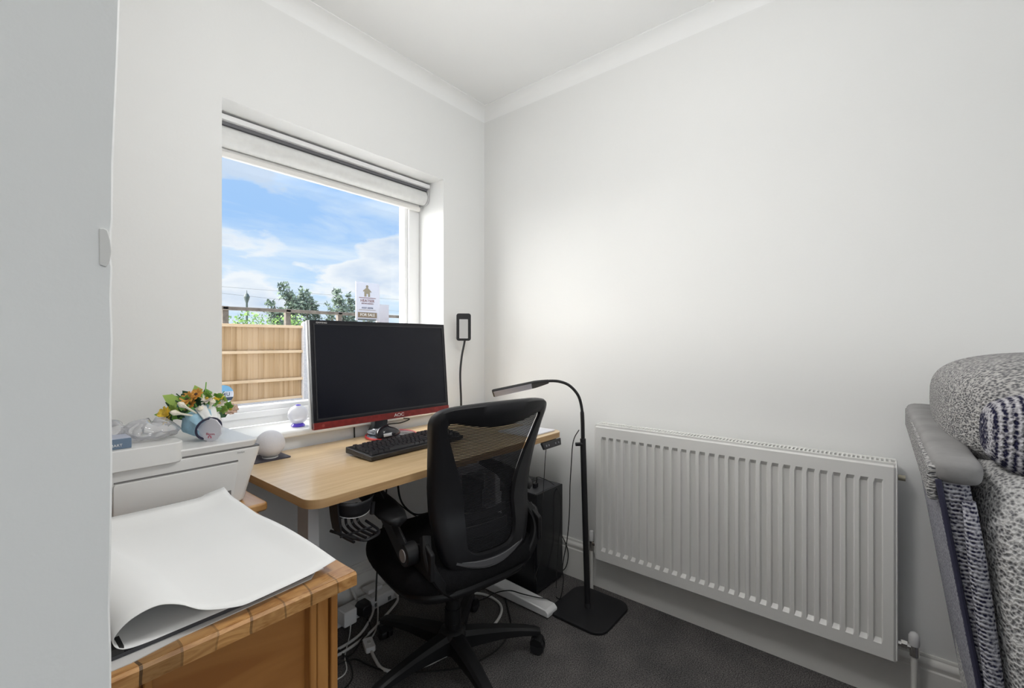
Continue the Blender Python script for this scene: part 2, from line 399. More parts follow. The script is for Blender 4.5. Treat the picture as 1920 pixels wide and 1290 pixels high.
# cove round the ceiling
def cove(path_dir):
    pts = []
    d = 0.058
    for k in range(7):
        t = R(90 * k / 6); pts.append((d - d * math.sin(t), -(d - d * math.cos(t))))  # (out from wall, down from ceiling)
    return pts
c1 = cove(0)
mb = MB(); poly = [(0.0, H), ] + [(-o, H + z) for o, z in c1] + [(0.0, H - 0.058)]
mb.prism([(0.0, H), (-.058, H)] + [(-o, H - .003 + z) for o, z in c1], 'x', XL, -0.0)
struct(mb.build('trim_1', CEIL, smooth=60))
mb = MB(); mb.prism([(0.0, H), (-.058, H)] + [(-o, H - .003 + z) for o, z in c1], 'y', YB, 0.0)
struct(mb.build('trim_2', CEIL, smooth=60))
# skirting boards (ogee top)
sk = [(0, 0), (0.018, 0), (0.018, 0.128), (0.0175, 0.134), (0.012, 0.137), (0.0125, 0.142), (0.0165, 0.150), (0.0165, 0.156), (0.011, 0.164), (0.006, 0.168), (0.0065, 0.173), (0.004, 0.178), (0, 0.178)]
struct(MB().prism([(-a, b) for a, b in sk], 'x', XL, 0.0).build('baseboard_back', TRIMW, smooth=40))
struct(MB().prism([(-a, b) for a, b in sk], 'y', YB, 0.0).build('baseboard_right', TRIMW, smooth=40))
struct(BX(wx0 - 0.012, wx1 + 0.012, -0.032, 0.20, wz0, wz0 + 0.026).build('trim_3', TRIMW, bevel=0.009, seg=4))   # window board
# window frame and pane
fz0 = wz0 + 0.026; fy0, fy1 = 0.195, 0.265
win = BX(wx0, wx1, fy0 + .01, fy1, fz0, fz0 + 0.045).build('window_1', UPVC); struct(win)
mb = MB()
gx0, gx1, gz0, gz1 = wx0 + 0.050, wx1 - 0.090, 0.878, 1.895
mb.box(wx0, gx0 - .02, fy0, fy1, fz0, wz1); mb.box(gx1 + .02, wx1, fy0, fy1, fz0, wz1); mb.box(gx0 - .02, gx1 + .02, fy0, fy1, gz1 + .02, wz1); mb.box(gx0 - .02, gx1 + .02, fy0, fy1, fz0 + .03, gz0 - .02)
mb.build('window_frame', UPVC, win, bevel=0.004)
mb = MB()   # glazing bead, set back
for a, b, c, d in ((gx0 - .022, gx0, gz0 - .022, gz1 + .022), (gx1, gx1 + .022, gz0 - .022, gz1 + .022), (gx0, gx1, gz0 - .022, gz0), (gx0, gx1, gz1, gz1 + .022)):
    mb.box(a, b, fy0 + 0.012, fy1 - 0.01, c, d)
mb.build('glazing_bead', UPVC, win, bevel=0.004)
BX(gx0, gx1, 0.228, 0.232, gz0, gz1).build('window_pane', glass_thin('window_glass', (0.98, 0.99, 1.0), 0.35), win)
# round window sticker on the glass
st = thing('window_sticker', 'small round blue, white and navy sticker low on the window glass', 'sticker', (-1.242, 0.2275, 0.925))
cx, cz, rr_ = -1.246, 0.932, 0.037
SX = mat('sticker_white', (0.72, 0.76, 0.86), 0.5); SB = mat('sticker_blue', (0.22, 0.52, 0.83), 0.5); SN = mat('sticker_navy', (0.05, 0.08, 0.13), 0.5)
def seg_poly(z0, z1, r=rr_, n=14):
    a0 = math.asin(max(-1, min(1, z0 / r))); a1 = math.asin(max(-1, min(1, z1 / r)))
    right = [(cx + r * math.cos(a0 + (a1 - a0) * k / n), cz + r * math.sin(a0 + (a1 - a0) * k / n)) for k in range(n + 1)]
    return right + [(2 * cx - x, z) for x, z in reversed(right)]
MB().prism(seg_poly(-rr_, rr_), 'y', 0.2265, 0.2275).build('sticker_disc', SX, st)
MB().prism(seg_poly(0.012, rr_ * .999), 'y', 0.2258, 0.2266).build('blue_band', SB, st)
MB().prism(seg_poly(-0.024, -0.011), 'y', 0.2258, 0.2266).build('navy_band', SN, st)
text('O4U', 0.020, 'sticker_lettering', SN, st, frameM((cx + .004, 0.2257, cz), (1, 0, 0), (0, 0, 1)))

# roller blind in the reveal
bl = thing('roller_blind', 'rolled-up white roller blind across the top of the window', 'blind', (-0.82, 0.13, 1.98))
BX(wx0 + .002, wx1 - .003, 0.10, 0.19, 1.952, 1.972).build('headrail', UPVC, bl, bevel=0.003)
BX(wx0 + .002, wx1 - .003, 0.125, 0.185, 1.972, 1.9795).build('fixing_strip', mat('grey_metal', (0.22, 0.22, 0.23), 0.5), bl)
BX(wx0 + .006, wx1 - .006, 0.118, 0.18, 1.940, 1.952).build('shadow_channel', mat('dark_metal', (0.14, 0.14, 0.15), 0.6), bl)
MB().tube([(wx0 + .008, 0.150, 1.907), (wx1 - .012, 0.150, 1.907)], 0.038, 28).build('fabric_roll', mat('blind_cloth', (0.74, 0.74, 0.73), 0.9, noise=(40, 0.03, 2)), bl)
BX(wx0 + .01, wx1 - .022, 0.170, 0.176, 1.845, 1.90).build('hanging_cloth', mat('blind_cloth_edge', (0.80, 0.79, 0.77), 0.9), bl)
MB().prism(rrect(0.160, 0.184, 1.838, 1.862, 0.008), 'x', wx0 + .01, wx1 - .022).build('bottom_bar', mat('blind_bar', (0.80, 0.78, 0.75), 0.5), bl)
MB().prism(rrect(0.112, 0.188, 1.868, 1.952, 0.02), 'x', wx1 - .010, wx1 - .004).build('end_bracket', mat('clear_bracket', (0.6, 0.6, 0.6), 0.3), bl)

# ================================================================== OUTSIDE
GR = mat('concrete_ground', (0.76, 0.75, 0.73), 0.9, noise=(4, 0.15, 4))
o = BX(-40, 90, 0.29, 110, -0.45, -0.25).build('ground', GR); struct(o)
FEN = wood('fence_boards', (0.22, 0.132, 0.056), (0.33, 0.22, 0.12), (9.5, 2, 0.35), 0.85, distort=0.4)
FENR = wood('fence_rails', (0.34, 0.24, 0.14), (0.42, 0.31, 0.20), (1.2, 9, 9), 0.85)
CON = mat('concrete', (0.30, 0.29, 0.29), 0.9, noise=(30, 0.12, 4), bump=(60, 0.3))
fence = thing('garden_fence', 'pale timber close-board fence between concrete posts outside the window', 'fence', (2.67, 7.7, -0.25))
xs = [0.72 - 1.95 * 2, 0.72 - 1.95, 0.72, 2.67, 4.62, 6.57, 8.52, 10.47]
for i, x in enumerate(xs):
    mb = MB(); pr = [(x - .062, 7.62), (x + .062, 7.62), (x + .062, 7.74), (x - .062, 7.74)]
    mb.loft([[(a, b, -0.25) for a, b in pr], [(a, b, 1.50) for a, b in pr], [(x + (a - x) * .8, 7.68 + (b - 7.68) * .8, 1.54) for a, b in pr], [(x + (a - x) * .4, 7.68 + (b - 7.68) * .4, 1.56) for a, b in pr]])
    mb.build('concrete_post', CON, fence, bevel=0.012)
    if i < len(xs) - 1:
        a, b = x + .06, xs[i + 1] - .06
        mb = MB(); k = 0; xx = a
        while xx < b - 0.01:
            xe = min(xx + 0.118, b); d = random.uniform(-0.003, 0.003)
            mb.add([(xx, 7.700 + d, -0.05), (xe, 7.712 + d, -0.05), (xe, 7.730, -0.05), (xx, 7.72, -0.05), (xx, 7.700 + d, 1.47), (xe, 7.712 + d, 1.47), (xe, 7.730, 1.47), (xx, 7.72, 1.47)],
                   [(0, 3, 2, 1), (4, 5, 6, 7), (0, 1, 5, 4), (1, 2, 6, 5), (2, 3, 7, 6), (3, 0, 4, 7)]); xx += 0.098
        mb.build('fence_panel', FEN, fence, smooth=0)
        mb = MB()
        for z in (1.445, 0.93, 0.36):
            mb.box(a, b, 7.655, 7.70, z - 0.028, z + 0.028)
        mb.box(a, b, 7.672, 7.70, -0.05, 0.0)
        mb.build('rail', FENR, fence, bevel=0.004)
        BX(a - .01, b + .01, 7.67, 7.72, -0.25, -0.05).build('gravel_board', CON, fence)
# weathered post-and-rail fence further back
WE = mat('weathered_wood', (0.10, 0.085, 0.07), 0.9, noise=(8, 0.35, 4))
rf = thing('post_and_rail_fence', 'dark weathered post and rail fence beyond the garden fence', 'fence', (4.25, 12, -0.25))
def rz(x): return 2.05
for x in (0.9, 2.58, 4.25, 5.92, 7.6, 9.3):
    BX(x - .075, x + .075, 12.0, 12.14, -0.25, rz(x) - .02).build('post', WE, rf, bevel=0.01)
mb = MB()
for x0, x1 in ((0.9, 2.58), (2.58, 4.25), (4.25, 5.92), (5.92, 7.6), (7.6, 9.3)):
    mb.ribbon([(x0 - .08, 11.97, rz(x0) + random.uniform(-.01, .01)), (x1 + .05, 11.97, rz(x1))], 0.05, 0.10)
mb.build('top_rail', WE, rf)
# lamp post
lp = thing('lamp_post', 'slim dark street lamp post with a pointed lantern beyond the fences', 'lamp post', (6.0, 20, -0.25))
DG = mat('dark_green_metal', (0.02, 0.035, 0.035), 0.5)
MB().lathe([(0.10, -0.25), (0.09, 0.3), (0.05, 0.4), (0.045, 2.85), (0.06, 2.88)], (6.0, 20, 0), 12).build('pole', DG, lp)
MB().lathe([(0.05, 2.86), (0.10, 3.0), (0.125, 3.12), (0.10, 3.16), (0.07, 3.24), (0.02, 3.28), (0.012, 3.40), (0.0, 3.42)], (6.0, 20, 0), 12).build('lantern', DG, lp)
# overhead wires
WIRE = mat('wire', (0.03, 0.035, 0.04), 0.7)
for nm, (p0, p1, sag), lab in (('lower', ((4, 30, 4.32), (22, 30, 3.70), 0.05), 'lower of two thin overhead wires crossing the sky left of the trees'),
                          ('upper', ((2, 32, 4.75), (24, 32, 4.95), 0.05), 'upper of two thin overhead wires crossing the sky left of the trees')):
    pts = [Vector(p0).lerp(Vector(p1), k / 12) - Vector((0, 0, sag * 4 * (k / 12) * (1 - k / 12))) for k in range(13)]
    tag(MB().tube(pts, 0.008, 5).build('overhead_wire', WIRE, at=p0), lab, 'wire', 'overhead wires')

# for-sale board and the plain board next to it
sg = thing('sale_board', 'white estate agent board reading FOR SALE on a brown strip', 'sign', (4.52, 8.25, -0.25))
SWH = mat('board_white', (0.38, 0.38, 0.42), 0.6); BRN = mat('board_brown', (0.13, 0.095, 0.055), 0.6); REDB = mat('board_red_brown', (0.13, 0.04, 0.03), 0.6); GOLD = mat('board_gold', (0.17, 0.14, 0.09), 0.6)
x0, x1, z0, z1 = 4.185, 4.86, 1.66, 2.615
BX(4.80, 4.875, 8.23, 8.30, -0.25, 2.60).build('post', mat('board_post', (0.55, 0.54, 0.55), 0.8), sg)
BX(x0, x1 - .02, 8.20, 8.225, z0, z1).build('board', SWH, sg, bevel=0.003)
BX(x0 + .05, x1 - .09, 8.192, 8.201, 1.735, 1.865).build('brown_strip', BRN, sg)
BX(x0 + .05, x1 - .11, 8.192, 8.201, 1.66, 1.70).build('lower_strip', mat('board_dark', (0.05, 0.07, 0.07), 0.6), sg)
def TM(x, z): return frameM((x, 8.191, z), (1, 0, 0), (0, 0, 1))
xc = (x0 + x1 - .04) / 2
text('FOR SALE', 0.098, 'strip_lettering', mat('board_letters', (0.55, 0.54, 0.52), 0.6), sg, TM(xc, 1.80), 0.002)
text('HEATSER', 0.098, 'name_lettering', REDB, sg, frameM((xc, 8.197, 2.155), (1, 0, 0), (0, 0, 1)), 0.003)
text('ESTATE AGENTS', 0.040, 'small_lettering', REDB, sg, frameM((xc, 8.197, 2.085), (1, 0, 0), (0, 0, 1)), 0.003, sx=1.15)
text('01227 389998', 0.055, 'phone_lettering', mat('board_grey', (0.08, 0.08, 0.11), 0.6), sg, frameM((xc, 8.197, 1.975), (1, 0, 0), (0, 0, 1)), 0.003)
BX(x0 + .08, x1 - .12, 8.196, 8.201, 2.222, 2.236).build('rule', REDB, sg); BX(x0 + .08, x1 - .12, 8.196, 8.201, 1.922, 1.932).build('rule', GOLD, sg)
mb = MB()   # small house emblem
mb.prism([(xc - .09, 2.26), (xc - .03, 2.26), (xc - .03, 2.33), (xc + .02, 2.33), (xc + .02, 2.26), (xc + .07, 2.26), (xc + .07, 2.39), (xc + .10, 2.37), (xc + .115, 2.39), (xc - .01, 2.50), (xc - .13, 2.40), (xc - .115, 2.38), (xc - .09, 2.395)], 'y', 8.196, 8.201)
mb.prism([(xc - .01 + .035 * math.cos(2 * PI * k / 12), 2.515 + .035 * math.sin(2 * PI * k / 12)) for k in range(12)], 'y', 8.196, 8.201)
mb.build('house_emblem', GOLD, sg, smooth=0)
pb = thing('blank_board', 'plain pale board standing behind the right side of the FOR SALE board', 'sign', (5.55, 9.0, -0.25))
BX(5.36, 5.70, 9.0, 9.02, 1.5, 2.17).build('board', SWH, pb); BX(5.50, 5.57, 9.02, 9.08, -0.25, 2.0).build('post', CON, pb)

# trees and bushes
def leafmat(name, c, v=0.35):
    m = mat(name, c, 0.8, noise=(0.9, v, 3)); return m
LEAF = leafmat('poplar_leaves', (0.10, 0.14, 0.10)); LEAF2 = leafmat('bush_leaves', (0.13, 0.24, 0.05)); BARK = mat('bark', (0.12, 0.10, 0.08), 0.9)
def leaves(blobs, n, size):
    mb = MB()
    for _ in range(n):
        c, r = random.choices(blobs, weights=[b[1][0] * b[1][2] for b in blobs])[0]
        d = Vector((random.gauss(0, 1), random.gauss(0, 1), random.gauss(0, 1))).normalized() * (random.random() ** 0.45)
        p = Vector((c[0] + d.x * r[0], c[1] + d.y * r[1], c[2] + d.z * r[2]))
        a = Vector((random.gauss(0, 1), random.gauss(0, 1), random.gauss(0, 1))).normalized(); b = a.orthogonal().normalized()
        s = size * random.uniform(0.5, 1.3)
        mb.add([p - a * s, p - b * s * .6, p + a * s, p + b * s * .6], [(0, 1, 2, 3)])
    return mb
def tree(x, y, ht, wd, lean, label, n=900, name='poplar_tree', lo=0.25):
    t = thing(name, label, 'tree', (x, y, -0.25), 0, 'wind-blown trees behind the fences')
    path = [(x, y, -0.25), (x - lean * .15, y, ht * .35), (x - lean * .5, y, ht * .7), (x - lean, y, ht * .95)]
    P = catmull(path, 4)
    mb = MB().tube(P, [0.22 * (1 - .85 * k / (len(P) - 1)) for k in range(len(P))], 7)
    mb.build('trunk', BARK, t)
    blobs = []
    for k in range(9):
        f = lo + (1 - lo) * k / 8; i = min(len(P) - 1, int(f * (len(P) - 1))); p = P[i]
        ww = wd * (0.55 + 0.5 * math.sin(PI * min(1, max(0, (f - lo) / (1 - lo) * .85 + .12)))) * random.uniform(.75, 1.1)
        blobs.append(((p.x + random.uniform(-.5, .3) * wd, y, p.z), (ww, ww, ht * 0.085)))
    leaves(blobs, int(n * .62), 0.30).build('foliage', LEAF, t, smooth=0)
for a in ((24.6, 60, 6.4, 1.15, 0.8, 'short bushy wind-blown tree at the left end of the far tree row', 900),
          (26.7, 60, 8.9, 1.55, 1.0, 'tallest and widest wind-blown tree in the far row, second from its left end', 1800),
          (28.6, 60, 8.6, 0.85, 1.1, 'slim wind-blown tree just right of the tallest one in the far row', 900),
          (30.2, 61, 8.3, 0.85, 1.3, 'slim leaning tree, fourth from the left in the far row', 900),
          (31.6, 59, 6.6, 0.9, 0.6, 'low thin tree in the gap in the middle of the far row', 420),
          (34.0, 60, 8.8, 1.5, 1.2, 'broad wind-blown tree left of the FOR SALE board', 1300),
          (36.1, 61, 8.6, 0.85, 1.1, 'slim leaning tree between the broad one and the FOR SALE board', 800),
          (38.2, 60, 7.6, 1.1, 0.9, 'partly hidden tree at the left edge of the FOR SALE board', 600)):
    tree(*a)
for x, y, z, r, lab in ((3.9, 17.5, 1.50, (0.95, .6, .85), 'leftmost pale green bush behind the weathered rail'),
                        (5.3, 17.5, 1.52, (0.95, .6, .88), 'bright green bush behind the lamp post'),
                        (6.8, 17.5, 1.45, (1.0, .6, .92), 'rounded green bush right of the lamp post'),
                        (8.5, 18.0, 1.20, (1.1, .6, .85), 'darker green bush under the far trees')):
    b = thing('green_bush', lab, 'bush', (x, y, -0.25), 0, 'green bushes behind the weathered fence')
    leaves([((x, y, z), r), ((x - .5, y, z - .4), (.6, .5, .6)), ((x + .5, y, z - .4), (.6, .5, .6))], 1500, 0.07).build('foliage', LEAF2, b, smooth=0)
    MB().tube([(x, y, -0.25), (x, y, z - .1)], 0.04, 6).build('stem', BARK, b)
o = leaves([((30 + 8 * k, 70, 1.2), (6, 1, 1.5)) for k in range(-1, 4)], 4000, 0.5).build('far_hedgerow', leafmat('hedgerow_leaves', (0.12, 0.17, 0.11)), smooth=0, at=(30, 70, -0.25))
o['kind'] = 'stuff'; tag(o, 'low grey-green hedgerow at the foot of the far trees', 'hedge')

# ================================================================== STANDING DESK
DZ = 0.73
dk = thing('standing_desk', 'beech-topped sit-stand desk with white legs under the window', 'desk', (-0.735, -0.32, 0))
dx0, dx1, dy0, dy1 = -1.325, -0.145, -0.630, -0.022
poly = rrect(dx0, dx1, dy0, dy1, 0.045, 8)
MB().prism(poly, 'z', DZ - 0.0015, DZ).build('desktop', BEECH, dk)
MB().prism(poly, 'z', DZ - 0.024, DZ - 0.0015).build('desktop_edge', BEECHE, dk)
for x in (-1.197, -0.335):
    BX(x - .022, x + .022, -0.402, -0.318, 0.04, 0.45).build('outer_column', WHITEP, dk, bevel=0.004)
    BX(x - .018, x + .018, -0.396, -0.324, 0.45, 0.68).build('inner_column', WHITEP, dk, bevel=0.003)
    mb = MB(); mb.loft([[(x - .035, y, 0.004), (x + .035, y, 0.004), (x + .035, y, z), (x - .035, y, z)] for y, z in ((-0.70, 0.022), (-0.685, 0.034), (-0.42, 0.045), (-0.26, 0.045), (-0.06, 0.034), (-0.045, 0.022))])
    mb.build('foot', WHITEP, dk, bevel=0.005)
    BX(x - .03, x + .03, -0.56, -0.10, 0.682, 0.706).build('side_bracket', WHITEP, dk)
    BX(x - .045, x + .045, -0.40, -0.31, 0.040, 0.065).build('foot_collar', WHITEP, dk, bevel=0.004)
BX(-1.17, -0.33, -0.375, -0.335, 0.655, 0.690).build('crossbar', WHITEP, dk)
# height control handset, mounted under the front edge
hs = thing('height_control', 'black push-button handset under the right front edge of the desk', 'control', (-0.245, -0.60, 0.70))
M0 = Matrix.Translation((-0.245, -0.615, 0.690)) @ Matrix.Rotation(R(24), 4, 'X')
MB().prism([(-.073, -.015), (.073, -.015), (.064, .015), (-.064, .015)], 'y', -0.006, 0.006, Matrix.Translation((-0.245, -0.632, 0.688)) @ Matrix.Rotation(R(-18), 4, 'X') @ Matrix.Rotation(PI, 4, 'Y')).build('handset', DARKP, hs, bevel=0.003)
BX(-.30, -.19, -0.620, -0.56, 0.698, 0.706).build('mount', BLACKP, hs)
for k in (-.048, -.030, .022, .046):
    MB().lathe([(0.0045, 0), (0.0045, 0.0015), (0, 0.0016)], (0, 0, 0), 10, Matrix.Translation((-0.245 + k, -0.6385, 0.689)) @ Matrix.Rotation(R(90 - 18), 4, 'X')).build('button', mat('button_grey', (0.25, 0.25, 0.27), 0.5), hs)
CORD = mat('black_cord', (0.012, 0.012, 0.012), 0.55); CORDW = mat('white_cord', (0.68, 0.68, 0.66), 0.5)
def cord(name, pts, r, m, label, cat='cable', group=None, n=6):
    P = catmull(pts, n); return tag(MB().tube(P, r, 7).build(name, m, at=pts[0]), label, cat, group)
cord('handset_cable', [(-0.235, -0.60, 0.685), (-0.24, -0.595, 0.62), (-0.245, -0.59, 0.50), (-0.262, -0.595, 0.40), (-0.275, -0.60, 0.22), (-0.30, -0.58, 0.10)], 0.0016, CORD, 'thin black cable hanging from the height handset over the computer tower')

# under-desk holder
hd = thing('under_desk_holder', 'black slotted plastic holder with a white rim hanging under the left desk corner', 'holder', (-1.18, -0.60, 0.706))
HP_ = BLACKP
mb = MB()
mb.ribbon(catmull([(-1.245, -0.600, 0.704), (-1.240, -0.598, 0.66), (-1.232, -0.596, 0.62)], 4), 0.045, 0.005, (1, 0, 0))
mb.build('hanger_plate', HP_, hd)
mb = MB()      # upper bowl
def bowl(u, v):
    a = PI * (0.02 + 0.96 * u); rx, ry = 0.060 - 0.012 * v, 0.045 - 0.01 * v
    return (-1.180 - rx * math.cos(a), -0.590 - ry * math.sin(a), 0.705 - 0.042 * v - 0.012 * math.sin(a) * 1.0)
mb.grid(bowl, 18, 4); mb.build('bowl', HP_, hd, solid=0.003)
MB().tube([Vector(bowl(k / 20, 1.0)) + Vector((0, 0, -.001)) for k in range(21)], 0.0016, 6).build('white_rim', WHITEP, hd)
mb = MB()      # slotted back and tray
T1 = []
for k in range(5):
    x = -1.228 + k * 0.018
    mb.ribbon(catmull([(x, -0.568, 0.668), (x + .002, -0.566, 0.64), (x + .006, -0.568, 0.612), (x + .012, -0.60, 0.598), (x + .018, -0.645, 0.594)], 4), 0.007, 0.006, (1, 0, 0) if False else (0, 0.3, 1))
mb.tube(catmull([(-1.236, -0.566, 0.612), (-1.190, -0.640, 0.592), (-1.165, -0.655, 0.592), (-1.128, -0.640, 0.596), (-1.130, -0.575, 0.610)], 5), 0.004, 8)
mb.tube([(-1.225, -0.600, 0.600), (-1.130, -0.606, 0.600)], 0.003, 6)
mb.tube([(-1.232, -0.568, 0.640), (-1.150, -0.566, 0.640)], 0.004, 6)
mb.build('slotted_tray', HP_, hd)
MB().ribbon([(-1.122, -0.60, 0.670), (-1.128, -0.603, 0.635)], 0.012, 0.010, (1, 0, 0)).build('side_prong', HP_, hd)

# ================================================================== MONITOR
mo = thing('computer_monitor', 'large black widescreen monitor with a red lower strip on the desk', 'monitor', (-0.735, -0.10, DZ), R(-2.2))
TT = Matrix.Translation((0, -0.038, 0.083)) @ Matrix.Rotation(R(-5), 4, 'X')
def mbx(x0, x1, y0, y1, z0, z1): return MB().box(x0, x1, y0, y1, z0, z1, TT)
hw, mh = 0.325, 0.410
mbx(-hw, hw, 0.0, 0.018, 0, mh).build('bezel', mat('monitor_black', (0.007, 0.007, 0.011), 0.32, spec=.35), mo, True, bevel=0.002)
mbx(-hw - .002, hw + .002, 0.0185, 0.034, -.001, mh + .001).build('rear_band', mat('silver_plastic', (0.62, 0.63, 0.65), 0.35), mo, True, bevel=0.002)
MB().prism([(-.22, .06), (.22, .06), (.26, .33), (-.26, .33)], 'y', 0.026, 0.052, TT).build('rear_housing', BLACKP, mo, True, bevel=0.01)
mbx(-hw + .017, hw - .017, -0.0006, 0.004, 0.036, mh - .018).build('screen', mat('screen_glass', (0.004, 0.005, 0.011), 0.25, spec=.28), mo, True)
mb = MB()
for a in ((-hw + .012, hw - .012, -.0025, 0, 0.030, 0.036), (-hw + .012, hw - .012, -.0025, 0, mh - .018, mh - .014), (-hw + .012, -hw + .017, -.0025, 0, .036, mh - .018), (hw - .017, hw - .012, -.0025, 0, .036, mh - .018)): mb.box(*a, TT)
mb.build('screen_lip', mat('lip_black', (0.02, 0.02, 0.025), 0.35), mo, True)
mbx(-hw, hw, -0.003, 0.018, -0.004, 0.022).build('red_strip', mat('brushed_red', (0.20, 0.018, 0.016), 0.38, metal=0.2, noise=(60, .2, 2)), mo, True, bevel=0.0015)
Mm = W[mo.name_full]
def MT(x, z, y=-.0035): return Mm @ TT @ frameM((x, y, z), (1, 0, 0), (0, 0, 1))
text('AOC', 0.019, 'brand_lettering', mat('silver_letters', (0.7, 0.68, 0.68), 0.3), mo, MT(0.045, 0.009), 0.0006, sx=1.2)
text('GAMING', 0.0085, 'corner_lettering', mat('silver_letters', (0, 0, 0)), mo, MT(-hw + .045, mh - .010, -.0008), 0.0004, sx=1.3)
MB().lathe([(0.0055, 0), (0.0055, 0.001), (0, .001)], (0, 0, 0), 12, TT @ Matrix.Translation((-hw + .035, -.003, .009)) @ Matrix.Rotation(R(90), 4, 'X')).build('power_light_button', mat('dull_red', (0.3, 0.05, 0.04), 0.4), mo, True)
mb = MB(); mb.loft([[(-.040, .04, .008), (.030, .04, .008), (.030, .085, .008), (-.040, .085, .008)], [(-.032, .03, .05), (.034, .03, .05), (.034, .06, .05), (-.032, .06, .05)], [(-.03, .02, .16), (.036, .02, .16), (.036, .05, .16), (-.03, .05, .16)], [(-.03, .02, .24), (.036, .02, .24), (.036, .05, .24), (-.03, .05, .24)]])
mb.build('stand_neck', mat('stand_grey', (0.06, 0.065, 0.07), 0.3, metal=.4), mo, True, bevel=0.004)
MB().lathe([(0.104, 0.0), (0.104, 0.008), (0.098, 0.010), (0, 0.011)], (0.02, -0.018, 0.0), 48).build('stand_base', mat('base_gloss', (0.30, 0.33, 0.38), 0.12, metal=.5), mo, True)
mb = MB(); mb.tube([(0.02 + .105 * math.cos(t), -.018 + .105 * math.sin(t), .006) for t in [2 * PI * k / 60 for k in range(60)]], 0.005, 8, closed=True)
mb.build('red_ring', mat('ring_red', (0.45, 0.03, 0.03), 0.3), mo, True)
cord('monitor_cable', [(-0.62, 0.0, 0.86), (-0.60, -0.02, 0.80), (-0.585, -0.03, 0.782), (-0.55, -0.03, 0.772), (-0.60, -0.03, 0.762), (-0.66, -0.03, 0.765), (-0.70, -0.028, 0.755), (-0.72, -0.03, 0.744)], 0.0028, CORD, 'black cable looping from behind the monitor onto its base')
cord('desk_edge_cable', [(-0.822, -0.02, 0.86), (-0.826, -0.012, 0.79), (-0.824, -0.008, 0.74), (-0.82, -0.012, 0.66), (-0.80, -0.03, 0.52), (-0.76, -0.06, 0.40)], 0.003, CORD, 'straight black cable dropping behind the left side of the monitor')

# keyboard
kb = thing('computer_keyboard', 'black full-size keyboard on the desk in front of the monitor', 'keyboard', (-0.79, -0.335, DZ), R(1.5))
mb = MB(); mb.loft([[(x, -.078, .003), (x, -.080, .0185), (x, .078, .030), (x, .078, .008)] for x in (-.222, .222)]); mb.build('case', BLACKP, kb, True, bevel=0.003)
KEY = mat('key_black', (0.030, 0.030, 0.034), 0.22); rows = [(-.058, 0), (-.039, 1), (-.020, 2), (-.001, 3), (.018, 4), (.044, 5)]
def zk(y): return 0.0235 + (y + .078) / .156 * .012
KG = 'keys of the keyboard'
def key(x0, x1, y, d=.017):
    h = .0065; mb = MB()
    mb.loft([[(x0, y - d / 2, zk(y) - .004), (x1, y - d / 2, zk(y) - .004), (x1, y + d / 2, zk(y) - .003), (x0, y + d / 2, zk(y) - .003)],
             [(x0 + .0022, y - d / 2 + .0025, zk(y) + h - .001), (x1 - .0022, y - d / 2 + .0025, zk(y) + h - .001), (x1 - .0022, y + d / 2 - .002, zk(y) + h), (x0 + .0022, y + d / 2 - .002, zk(y) + h)]])
    mb.build('key', KEY, kb, True, smooth=0)
for y, ri in rows:
    x = -.212
    if ri == 0: ws = [1.5, 1.2, 1.2, 6.2, 1.2, 1.2, 1.2, 1.5]
    elif ri == 1: ws = [1.3] + [1] * 10 + [2.7]
    elif ri == 2: ws = [1.8] + [1] * 11 + [2.2]
    elif ri == 3: ws = [1.5] + [1] * 12 + [1.5]
    elif ri == 4: ws = [1] * 13 + [2]
    else: ws = [1, -1] + [1] * 4 + [-.5] + [1] * 4 + [-.5] + [1] * 4
    tot = sum(abs(a) for a in ws); u = .284 / tot
    for a in ws:
        if a > 0: key(x + .0006, x + a * u - .0006, y)
        x += abs(a) * u
    if ri in (0, 2.5, 3, 4, 5):
        for k in range(3): key(.080 + k * .019, .0978 + k * .019, y)
    if ri == 1: key(.099, .1168, y)
    if ri < 5:
        for k in range(4): key(.142 + k * .0185, .1595 + k * .0185, y)
# mouse
ms = thing('computer_mouse', 'glossy black computer mouse resting on the monitor base', 'mouse', (-0.752, -0.150, DZ + .0115), R(8))
def mz(u, v, s=1.0):
    a = 2 * PI * u; r = math.sin(PI / 2 * v); x = 0.062 * r * math.cos(a); y = 0.035 * r * math.sin(a) * (1 - .15 * math.cos(a))
    z = 0.004 + 0.040 * math.cos(PI / 2 * v) ** .8 * (1 - .15 * math.cos(a))
    return (x, y, max(.001, z * s))
MB().grid(lambda u, v: mz(u, v), 28, 12, True).build('shell', mat('mouse_gloss', (0.014, 0.014, 0.02), 0.12), ms, True, smooth=180)
MB().tube([(-.054, 0, .014), (-.040, 0, .032), (-.026, 0, .040)], .004, 8).build('wheel', mat('wheel_grey', (0.2, 0.2, 0.22), .4), ms, True)
MB().grid(lambda u, v: (-.052 + .048 * u, -.035 * math.sin(PI * (.32 + .3 * u)) * (1 - .05 * v), .008 + .013 * v), 6, 2).build('thumb_plate', mat('silver_plastic', (0, 0, 0)), ms, True, solid=.002)
